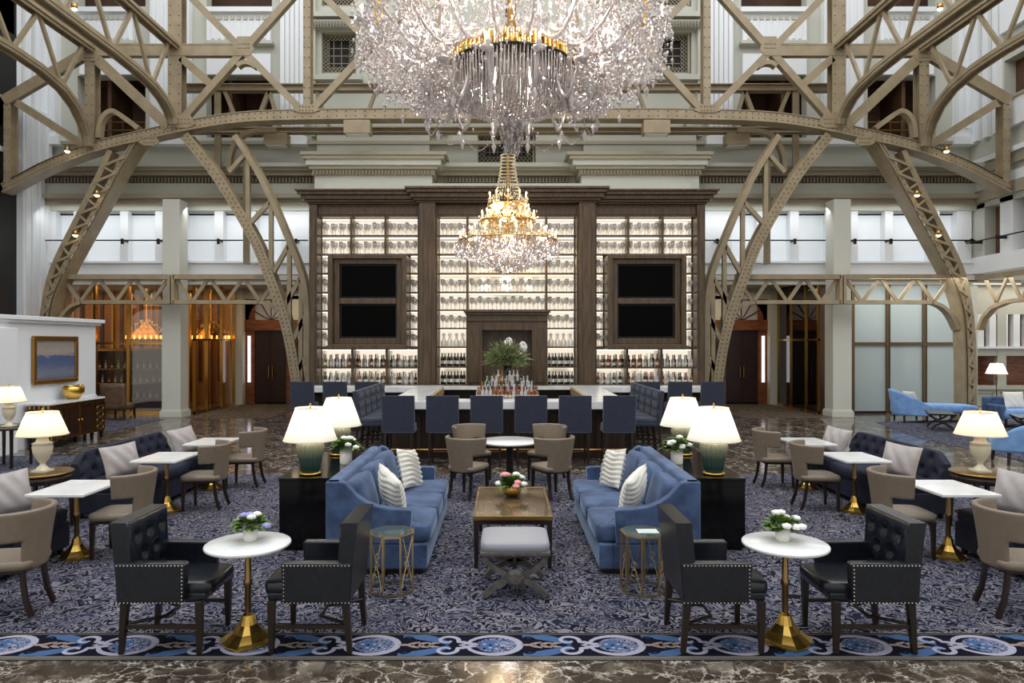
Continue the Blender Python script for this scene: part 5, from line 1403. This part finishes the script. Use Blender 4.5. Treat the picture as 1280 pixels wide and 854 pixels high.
# ---- bottle pyramid and tall flower arrangement
t = thing('bottle_stand', 'stepped white stand for bottles in the middle of the bar', 'stand', (0, 15.6, 0))
TX = .0
b = MB(); b.box(-.85, .85, -.5, .5, 0, 1.0); b.build('island', M['wood_dark'], t, bevel=.01)
b = MB()
TI = [(.74, -.42, 1.0), (.66, -.24, 1.1), (.54, -.06, 1.21), (.4, .12, 1.34)]
for (w, y, z) in TI: b.box(-w, w, y-.085, .5, z, z+.03 if z > 1 else z+.02)
for (w, y, z) in TI[1:]: b.box(-w, w, y-.06, .48, z-.12, z)
b.build('steps', M['white_marble'], t)
for ti, (w, y, z) in enumerate(TI):
    n = int(w*2/.092)
    for k in range(2*n if ti < 3 else n):
        row = k // n
        kk = random.choice((0, 1, 4, 0, 3, 1, 4) if ti == 0 else (0, 0, 1, 0, 2, 3))
        nm = ('clear', 'amber', 'green', 'dark', 'red')[kk]; st = ('lowest', 'second', 'third', 'top')[ti]
        put('spirit', (-w+.05+(2*w-.1)*(k % n+.5-.3*row)/n, 15.6+y-.04+.085*row, z+.031), f'{nm} liquor bottle on the {st} step of the bottle stand in the bar', f'{nm} bottles, {st} step of stand', kk, random.uniform(.95, 1.05))
t = thing('flower_arrangement', 'tall grassy arrangement with white plumes standing above the bottles in the niche', 'flowers', (0, 15.98, 1.372))
b = MB(); b.lathe([(.07, 0), (.09, .02), (.075, .2), (.1, .38), (.09, .38), (.0, .3)], 16); b.build('vase', M['bott_dark'], t)
b = MB()
for k in range(380):
    th = random.random()*2*PI; el = random.uniform(-.1, 1.35); L = random.uniform(.35, .66)
    d = Vector((math.cos(th)*math.cos(el), math.sin(th)*math.cos(el), math.sin(el))); p = Vector((-.02+random.uniform(-.12, .12), 0, .42+random.uniform(0, .12)))
    q = p+d*L*.6+Vector((0, 0, .03)); e = p+d*L+Vector((0, 0, -.12*L)); sd = d.cross(Vector((0, 0, 1))); sd = (sd.normalized() if sd.length > .01 else Vector((1, 0, 0)))*.011
    b.add([p-sd*.5, p+sd*.5, q+sd, e, q-sd], [(0, 1, 2, 3, 4)])
b.build('foliage', M['grass_leaf'], t)
for (x, z, r) in ((.02, .92, .1), (.36, .83, .095), (.26, .62, .1), (.1, .5, .06)):
    b = MB(); b.tube([(0, 0, .35), (x*.7, 0, z*.75), (x, 0, z-.06)], .008, 5, 1)
    for k in range(70):
        v = Vector((random.gauss(0, 1), random.gauss(0, 1), random.gauss(0, 1))).normalized()
        b.octa((x+v.x*r*.8, v.y*r*.8, z+v.z*r*1.1), .028, .04)
    b.build('plume', [M['petal_white'], M['leaf']], t)
for (x, z) in ((.2, .72), (.32, .6), (.14, .66)):
    b = MB(); b.ball((x, -.08, z), (.04, .04, .06), 1, 8, 6); b.build('orange_bloom', mat('orange_petal', (190, 110, 60), .6), t)

# ================================================================ side pieces
# sideboard
t = thing('sideboard', 'dark wood sideboard with gilt fretwork doors and white marble top', 'sideboard', (-10.05, 15.6, 0))
b = MB(); b.box(-.24, .25, -1.0, 1.0, .16, .93); b.build('body', M['wood_dark'], t, bevel=.01)
b = MB(); b.prism([(-.28, -1.04), (.16, -1.04), (.29, -.96), (.29, .96), (.16, 1.04), (-.28, 1.04)], 'z', .95, .985); b.build('top', M['white_marble'], t, fix=True)
b = MB(); 
for k in range(24): b.box(.25, .262, -.98+k*.083, -.94+k*.083, .86, .94)
for k in range(5): b.box(-.2+k*.1, -.15+k*.1, -1.012, -1.0, .86, .94)
b.box(.25, .265, -1.0, 1.0, .85, .862); b.box(.25, .265, -1.0, 1.0, .94, .95); b.box(.25, .265, -1, 1, .17, .185); b.build('gilt_frieze', M['brass'], t)
for k, (y0, y1) in enumerate(((-.98, -.58), (-.56, 0), (0, .56), (.58, .98))):
    b = MB(); b.box(.25, .268, y0+.015, y1-.015, .2, .84); d = b.build('door', M['door'] if k in (1, 2) else M['wood_dark'], t)
    b = MB()
    for (a0, a1, c0, c1) in ((y0+.01, y1-.01, .2, .215), (y0+.01, y1-.01, .825, .84), (y0+.01, y0+.025, .2, .84), (y1-.025, y1-.01, .2, .84)): b.box(.266, .28, a0, a1, c0, c1)
    if k in (0, 3):
        for j in range(4): b.tube([(.275, (y0+y1)/2+.13*math.cos(q*PI/6), .28+.15*j+.06*math.sin(q*PI/6)) for q in range(13)], .008, 5)
    b.box(.262, .29, y0-.012, y0+.012, .17, .86)
    b.build('gilt_fretwork', M['brass'], d)
    if k in (1, 2): b = MB(); b.ball((.29, y1-.06 if k == 1 else y0+.06, .53), (.02, .03, .03), 1, 8, 6); b.build('knob', M['gold'], d)
legs(t, [((x, y, 0), (x, y, .17), .05, .07) for x in (-.2, .2) for y in (-.95, -.57, .57, .95)], M['leg'])
t = thing('gold_bowl', 'shiny sculpted gold bowl on the white marble sideboard top', 'bowl', (-10.1, 15.85, .986))
b = MB(); b.lathe([(.1, 0), (.14, .02), (.22, .14), (.225, .24), (.19, .31), (.17, .3), (.2, .22), (.12, .05), (0, .04)], 24, rmod=lambda j, z: 1+.06*math.sin(2*PI*j/24*3)); b.build('bowl', M['gold'], t)
b = MB(); b.ball((.08, .16, .24), (.09, .1, .1), 1, 14, 10); b.build('ornament', M['gold'], t)
# lamp table by the sideboard
t = thing('lamp_table', 'small dark table at the frame edge under the lit lamp before the sideboard', 'table', (-9.25, 12.6, .009))
b = MB(); b.lathe([(.02, .7), (.44, .7), (.45, .72), (.44, .75), (0, .75)], 30); b.build('tabletop', M['wood_dark'], t)
for k in range(4):
    th = PI/4+PI/2*k; b = MB(); b.frust((.36*math.cos(th), .36*math.sin(th), 0), (.36*math.cos(th), .36*math.sin(th), .7), .035, .035, .045, .045); b.build('leg', M['leg'], t)
urn_lamp(-9.15, 12.5, .76, 'lit alabaster urn lamp on the dark table before the sideboard', 13)
# blue chairs
def blue_chair(loc, rz, m, lab):
    t = thing('lounge_chair', lab, 'chair', loc, rz)
    b = MB(); b.ball((.02, 0, .36), (.36, .38, .12), .3, 24, 8); b.build('seat', M[m], t)
    b = MB(); b.grid(lambda u, v: (-.02+(-.36)*math.cos((u-.5)*R(210))*1.0-.06*v, .42*math.sin((u-.5)*R(210)), .25+(.2+.32*math.cos((u-.5)*R(170))**2)*v), 26, 8); b.build('backrest', M[m], t, solid=.08)
    for x in (-.26, .28):
        for y in (-.27, .27): b = MB(); b.frust((x*1.08, y*1.08, 0), (x, y, .27), .035, .035, .05, .05); b.build('leg', M['leg'], t)
blue_chair((9.62, 12.9, .009), R(80), 'sky_fabric', 'sky blue tub chair at the frame edge behind the alabaster lamp')
blue_chair((-9.6, 11.6, .009), R(100), 'stool', 'dark blue tub chair at the frame edge in front of the lamp table')
# chaise
t = thing('chaise', 'sky blue curved chaise longue before the frosted glass', 'chaise', (12.3, 19.75, .009))
def seat_fn(p):
    k = (p.x+1.1)/2.2; p.z += .1*math.sin(k*PI)*0; p.z += -.05*k; return p
b = MB(); b.ball((.16, 0, .42), (1.04, .34, .13), .35, 40, 10, fn=seat_fn); b.build('seat', M['sky_fabric'], t)
b = MB(); b.grid(lambda u, v: (-1.1+.85*max(0, (abs(2*u-1))**1.6)-.12*v*(1-abs(2*u-1)), -.40*math.copysign(min(1, abs(2*u-1)*1.7), 2*u-1)*-1, .2+(.75-.5*abs(2*u-1)**1.5)*v), 30, 10); b.build('backrest', M['sky_fabric'], t, solid=.09)
for x in (-.95, -.3, .4, 1.0):
    for y in (-.25, .25): b = MB(); b.frust((x, y, 0), (x, y, .3), .035, .035, .05, .05); b.build('leg', M['leg'], t)
pillow(11.62, 19.68, .72, R(20), R(25), .42, .38, .15, 'pillow_ruffle', 'small pale pillow against the raised end of the chaise', None)
# x-leg tables before the chaise
def x_table(loc, rz, lab):
    t = thing('low_table', lab, 'table', loc, rz, 'dark cross-legged low tables')
    b = MB(); b.box(-.5, .5, -.3, .3, .42, .46); b.build('tabletop', M['black'], t, bevel=.008)
    for x in (-.4, .4):
        for s_ in (1, -1):
            b = MB(); b.sweep([(x, s_*.27, .42), (x, s_*.16, .3), (x, 0, .22), (x, -s_*.17, .14), (x, -s_*.25, .03)], .05, .05, (1, 0, 0)); b.build('curved_leg', M['leg'], t)
    b = MB(); b.tube([(-.4, 0, .22), (.4, 0, .22)], .02, 6); b.build('stretcher', M['leg'], t)
x_table((11.35, 17.9, .009), R(65), 'low dark cross-legged table in front of the sky blue chaise')
x_table((12.9, 16.9, .009), R(65), 'low dark cross-legged table at the frame edge beside the blue bench')
t = thing('bench_sofa', 'sky blue low sofa at the frame edge under the reception wall', 'sofa', (14.2, 18.6, .009))
b = MB(); b.ball((0, 0, .36), (.95, .42, .13), .22, 30, 8); b.build('seat', M['sky_fabric'], t)
b = MB(); b.box(-.95, .95, .34, .5, .2, .78); b.build('backrest', M['velvet'], t, bevel=.05)
b = MB(); b.box(-.97, -.85, -.36, .34, .2, .6); b.build('armrest', M['velvet'], t, bevel=.04)
for x in (-.85, .85):
    for y in (-.33, .4): b = MB(); b.frust((x, y, 0), (x, y, .25), .035, .035, .05, .05); b.build('leg', M['leg'], t)
pillow(13.9, 18.72, .72, R(-90), R(14), .56, .46, .15, 'pillow_ruffle', 'pale patterned pillow on the sky blue low sofa', None)
t = thing('floor_lamp', 'slim brass floor lamp with pleated white shade by the reception wall', 'lamp', (WX(1245.5, 20.0), 20.0, 0))
b = MB(); b.lathe([(.15, 0), (.15, .02), (.03, .04), (.012, .06)], 20); b.build('base', M['brass'], t)
b = MB(); b.lathe([(.012, .05), (.012, 1.2), (.03, 1.22), (.03, 1.5), (.012, 1.52), (.012, 1.6)], 10); b.build('pole', M['brass'], t)
pleated_shade(t, .28, .15, 1.38, 1.68)
point((WX(1245.5, 20.0), 20.0, 1.55), 25, (1, .88, .7))

# ================================================================ chandeliers
def chandelier_big():
    t = thing('chandelier', 'huge crystal chandelier at the top of the frame with gold ring and crystal drum', 'chandelier', (0, 8.0, 0))
    rng = random.Random(5)
    b = MB(); zr = 5.56
    for k in range(72):
        th = 2*PI*k/72; b.tube([(.71*math.cos(th), .71*math.sin(th), zr-.05), (.70*math.cos(th), .70*math.sin(th), zr+.1)], .026, 5)
    b.lathe([(.66, zr-.05), (.69, zr-.05), (.69, zr+.05), (.66, zr+.05)], 60); b.build('gold_ring', M['gold'], t)
    # rod drum, drawn in toward the bottom like a bowl
    b = MB()
    for ring in range(7):
        r0 = .72-.1*ring; n = max(10, int(r0*150)); z0 = zr-.06-.01*ring; z1 = 4.98+.2*(r0/.72)**2.5
        for k in range(n):
            th = 2*PI*(k+.5*(ring % 2))/n; c, s_ = math.cos(th), math.sin(th)
            b.tube([(r0*c, r0*s_, z0), (r0*.985*c, r0*.985*s_, z1)], .0075, 4)
            b.octa((r0*.985*c, r0*.985*s_, z1-.03), .013, .035)
    b.build('rod_drum', M['crystal_grey'], t, kind='stuff')
    b = MB(); b.lathe([(.73, zr-.08), (.745, zr-.06), (.73, zr-.045), (.72, zr-.06)], 60); b.build('drum_ring', M['iron'], t)
    b = MB(); b.lathe([(.05, 5.0), (.06, 5.4), (.05, 6.6), (.03, 9), (.02, 16)], 12); b.lathe([(.0, 4.98), (.05, 5.0), (.05, 5.06), (0, 5.08)], 12); b.build('stem', M['brass'], t)
    # arms in two tiers with candle bulbs
    def arm(th, r, z0, z1, nm='arm', w=.02):
        c, s_ = math.cos(th), math.sin(th); pts = []
        for i in range(15):
            u = i/14; rr = .68+(r-.68)*u; z = z0+(z1-z0)*u-.34*math.sin(PI*min(1, u*1.15))*(1-.3*u)+.22*math.sin(PI*u)**2*(u < .5)*0
            pts.append((rr*c, rr*s_, z))
        a = MB(); a.tube(pts, [w*(1.25-.5*i/14) for i in range(15)], 6)
        o = a.build(nm, M['crystal'], t)
        x, y, z = pts[-1]
        a = MB(); a.lathe([(.0, -.02), (.06, 0), (.075, .03), (.05, .03), (0, .02)], 10, (x, y, z)); a.build('drip_pan', M['crystal'], o)
        a = MB(); a.lathe([(.016, .02), (.016, .12), (.012, .12)], 6, (x, y, z)); a.build('candle', M['ceramic'], o)
        a = MB(); a.ball((x, y, z+.15), (.017, .017, .035), 1, 7, 5); a.build('bulb', M['glass_candle'], o)
        return pts
    ends = []
    for k in range(20): ends.append(arm(2*PI*(k+.5)/20, 1.72, 5.68, 5.95))
    e2 = []
    for k in range(14): e2.append(arm(2*PI*k/14+.0, 1.25, 5.78, 6.3))
    for k in range(12): arm(2*PI*(k+.5)/12, 1.05, 5.25, 5.3)
    # crystal strands: garlands between arms, fringes of drops below them
    b = MB(); dr = []
    def drop(p, r=None, h=None):
        th = math.atan2(p[1], p[0])
        if abs(abs(th)-PI/2) < .72 and p[2] < 5.9 and .45 < math.hypot(p[0], p[1]) and rng.random() > .14: return   # open bay of the frame, front and back
        b.octa(p, r or rng.uniform(.012, .024), h or rng.uniform(.025, .055), rot=rng.random()*3)
    for tier, n in ((ends, 20), (e2, 14)):
        for k in range(n):
            for idx in (5, 8, 11, 14):
                p, q = Vector(tier[k][idx]), Vector(tier[(k+1) % n][idx]); m = 20
                for i in range(m):
                    u = i/m; c = p.lerp(q, u); c.z -= .22*math.sin(PI*u); drop(c, .017, .02)
                for i in range(14): 
                    u = rng.random(); c = p.lerp(q, u); drop((c.x, c.y, c.z-.22*math.sin(PI*u)-rng.uniform(.04, .3)))
            for i in range(46):
                j = rng.randint(2, 14); c = Vector(tier[k][j]); drop((c.x+rng.gauss(0, .05), c.y+rng.gauss(0, .05), c.z-rng.uniform(.02, .35)))
    for i in range(4600):
        th = rng.random()*2*PI; r = math.sqrt(rng.uniform(.5, 3.35)); 
        zl = 5.05+.42*((r-.7)/1.13)**2; zh = 6.75-.25*r
        z = zl+(zh-zl)*rng.random()**1.25; 
        drop((r*math.cos(th), r*math.sin(th), z))
    for i in range(800):
        th = rng.random()*2*PI; r = rng.uniform(1.7, 1.84); drop((r*math.cos(th), r*math.sin(th), rng.uniform(5.45, 6.5)))
    for i in range(1100):     # crown mass above the ring
        th = rng.random()*2*PI; r = rng.uniform(.1, .9); drop((r*math.cos(th), r*math.sin(th), rng.uniform(5.85, 7.0)))
    for i in range(260):      # tail
        th = rng.random()*2*PI; z = rng.uniform(4.52, 5.1); r = (.06+.12*(z-4.5)/.6)*rng.random()**.5+.03; drop((r*math.cos(th), r*math.sin(th), z))
    b.ball((0, 0, 4.88), (.1, .1, .1), 1, 12, 8)
    b.build('crystal_drops', M['crystal'], t, kind='stuff')
    # bead swags hanging lowest and pear drops
    for k in range(14):
        a = MB(); t0, t1 = 2*PI*k/14, 2*PI*(k+1)/14
        for i in range(17):
            u = i/16; th = t0+(t1-t0)*u; a.octa((1.0*math.cos(th), 1.0*math.sin(th), 5.0-.2*math.sin(PI*u)), .014, .016)
        a.build('bead_swag', M['crystal'], t)
        a = MB(); a.tube([(1.0*math.cos(t0), 1.0*math.sin(t0), 5.35), (1.0*math.cos(t0), 1.0*math.sin(t0), 4.98)], .006, 4); a.octa((1.0*math.cos(t0), 1.0*math.sin(t0), 4.87), .032, .1); a.build('pear_drop', M['crystal'], t)
    for k in range(20):
        th = 2*PI*(k+.5)/20; a = MB(); x, y = 1.55*math.cos(th), 1.55*math.sin(th); a.tube([(x, y, 5.6), (x, y, 5.25)], .005, 4); a.octa((x, y, 5.16), .028, .09); a.build('pear_drop', M['crystal'], t)
    for s_ in (1, -1):
        a = MB(); a.box(s_*1.55-.05, s_*1.55+.05, -.05, .05, 6.02, 6.5); a.build('hanger', M['gold'], t)
    return t
chandelier_big()
for k in range(6): point((1.1*math.cos(k*PI/3), 8+1.1*math.sin(k*PI/3), 5.95), 55, (1, .9, .78), .12)
point((0, 8, 5.3), 30, (1, .9, .8), .15)

def chandelier_small():
    Yc_ = 15.0
    t = thing('chandelier', 'smaller glowing crystal chandelier with tiered candles hanging above the bar', 'chandelier', (0, Yc_, 0))
    rng = random.Random(9); b = MB(); g = MB()
    def ring(r, z, n, jz=.0, h=.06, rr=.02):
        for k in range(n):
            th = 2*PI*(k+rng.random()*.4)/n; b.octa((r*math.cos(th), r*math.sin(th), z+rng.uniform(-jz, jz)), rr, h)
    # neck of strands
    for k in range(28):
        th = 2*PI*k/28
        for i in range(14): u = i/13; r = .16+.16*u**2; b.octa((r*math.cos(th), r*math.sin(th), 6.4-.95*u), .014, .032)
    for z, r0, r1, n in ((5.3, .3, .46, 260), (4.95, .3, .66, 380), (4.55, .3, .95, 520)):
        for i in range(n):
            th = rng.random()*2*PI; r = rng.uniform(r0, r1); b.octa((r*math.cos(th), r*math.sin(th), z+rng.uniform(-.2, .2)), rng.uniform(.014, .024), rng.uniform(.03, .06))
    b.build('warm_crystals', M['crystal_warm'], t, kind='stuff')
    c = MB()
    for i in range(1900):
        th = rng.random()*2*PI; r = math.sqrt(rng.uniform(.05, 1.4)); zt = 4.62-.12*r; zb = 4.02+.28*max(0, r-.55)
        c.octa((r*math.cos(th), r*math.sin(th), rng.uniform(zb, zt)), rng.uniform(.013, .024), rng.uniform(.03, .06))
    for i in range(500):
        th = rng.random()*2*PI; r = math.sqrt(rng.uniform(0, .36)); c.octa((r*math.cos(th), r*math.sin(th), rng.uniform(3.8+.5*r*r, 4.15)), .016, .05)
    c.build('crystal_drops', M['crystal'], t, kind='stuff')
    f = MB(); f.lathe([(.02, 3.9), (.04, 4.4), (.03, 6.4), (.015, 16)], 8)
    for r, z in ((.42, 5.3), (.6, 4.95), (1.08, 4.5)): f.lathe([(r-.012, z-.01), (r+.012, z-.01), (r+.012, z+.015), (r-.012, z+.015)], 40)
    f.build('frame', M['brass'], t)
    for r, z, n in ((.42, 5.42, 10), (.58, 5.02, 14), (.85, 4.68, 16), (1.06, 4.56, 20)):
        for k in range(n):
            th = 2*PI*(k+.5)/n; a = MB(); x, y = r*math.cos(th), r*math.sin(th)
            a.lathe([(.03, -.02), (.045, .01), (.012, .015), (.012, .1)], 6, (x, y, z)); o = a.build('candle', M['crystal_warm'], t)
            a = MB(); a.ball((x, y, z+.13), (.017, .017, .036), 1, 6, 5); a.build('bulb', M['glass_candle'], o)
chandelier_small()
for k in range(3): point((.5*math.cos(k*2.1), 15+.5*math.sin(k*2.1), 5.15), 45, (1, .78, .46), .15)
point((0, 15, 4.85), 40, (1, .8, .5), .15)
for k in range(4): point((.75*math.cos(k*PI/2), 15+.75*math.sin(k*PI/2), 4.3), 30, (1, .95, .9), .15)
# ================================================================ light, world, camera
def area(loc, rot, sx, sy, e, col):
    l = bpy.data.lights.new('area_light', 'AREA'); l.energy = e; l.color = col; l.shape = 'RECTANGLE'; l.size = sx; l.size_y = sy
    o = bpy.data.objects.new('area_light', l); COL.objects.link(o); o.location = loc; o.rotation_euler = rot; return o
area((0, 9, 17.5), (0, 0, 0), 26, 22, 2700, (.96, .98, 1.0))                 # glass roof of the atrium
area((-13.5, 24.2, 4.2), (0, 0, 0), 6, 3, 150, (1, .68, .34))               # restaurant ceiling lights
area((7.6, 24, 4.2), (0, 0, 0), 3, 2, 40, (1, .8, .55)); area((-7.6, 24, 4.2), (0, 0, 0), 3, 2, 40, (1, .8, .55))
for s in (1, -1): area((10*s, 21.3, 6.45), (R(35), 0, 0), 9, .3, 48, (.95, .98, 1))      # added area lights without any fitting, to brighten the shaded mezzanine
area((12.8, 20.6, 4.2), (0, 0, 0), 4, 2, 95, (1, .97, .92))
area((17, 22.3, 4.2), (0, 0, 0), 4, 1, 40, (1, .92, .8))
world = bpy.data.worlds.new('world'); scene.world = world; world.use_nodes = True
nt = world.node_tree; bg = nt.nodes['Background']
tc = nt.nodes.new('ShaderNodeTexCoord'); sp = nt.nodes.new('ShaderNodeSeparateXYZ'); rp = nt.nodes.new('ShaderNodeValToRGB')
nt.links.new(tc.outputs['Generated'], sp.inputs[0]); nt.links.new(sp.outputs[2], rp.inputs[0]); nt.links.new(rp.outputs[0], bg.inputs[0])
e = rp.color_ramp.elements; e[0].position = 0; e[0].color = (.62, .60, .57, 1); e[1].position = .8; e[1].color = (.9, .95, 1, 1)
x = e.new(.3); x.color = (.74, .74, .74, 1)
bg.inputs[1].default_value = 1.1

cam = bpy.data.cameras.new('camera'); cam.sensor_width = 36; cam.lens = 36*F/1280; cam.shift_x = 10.4/1280; cam.shift_y = 1/1280; cam.clip_end = 200
co = bpy.data.objects.new('camera', cam); COL.objects.link(co); co.location = (OX, 0, H); co.rotation_euler = (PI/2, 0, 0); scene.camera = co
vs = scene.view_settings; vs.view_transform = 'Standard'; vs.look = 'None'; vs.gamma = 1; vs.exposure = 0.0
try: vs.use_curve_mapping = False
except Exception: pass
cy = scene.cycles
cy.max_bounces = 8; cy.diffuse_bounces = 4; cy.glossy_bounces = 4; cy.transmission_bounces = 6; cy.transparent_max_bounces = 8
cy.sample_clamp_indirect = 6; cy.caustics_reflective = False; cy.caustics_refractive = False; cy.use_denoising = True
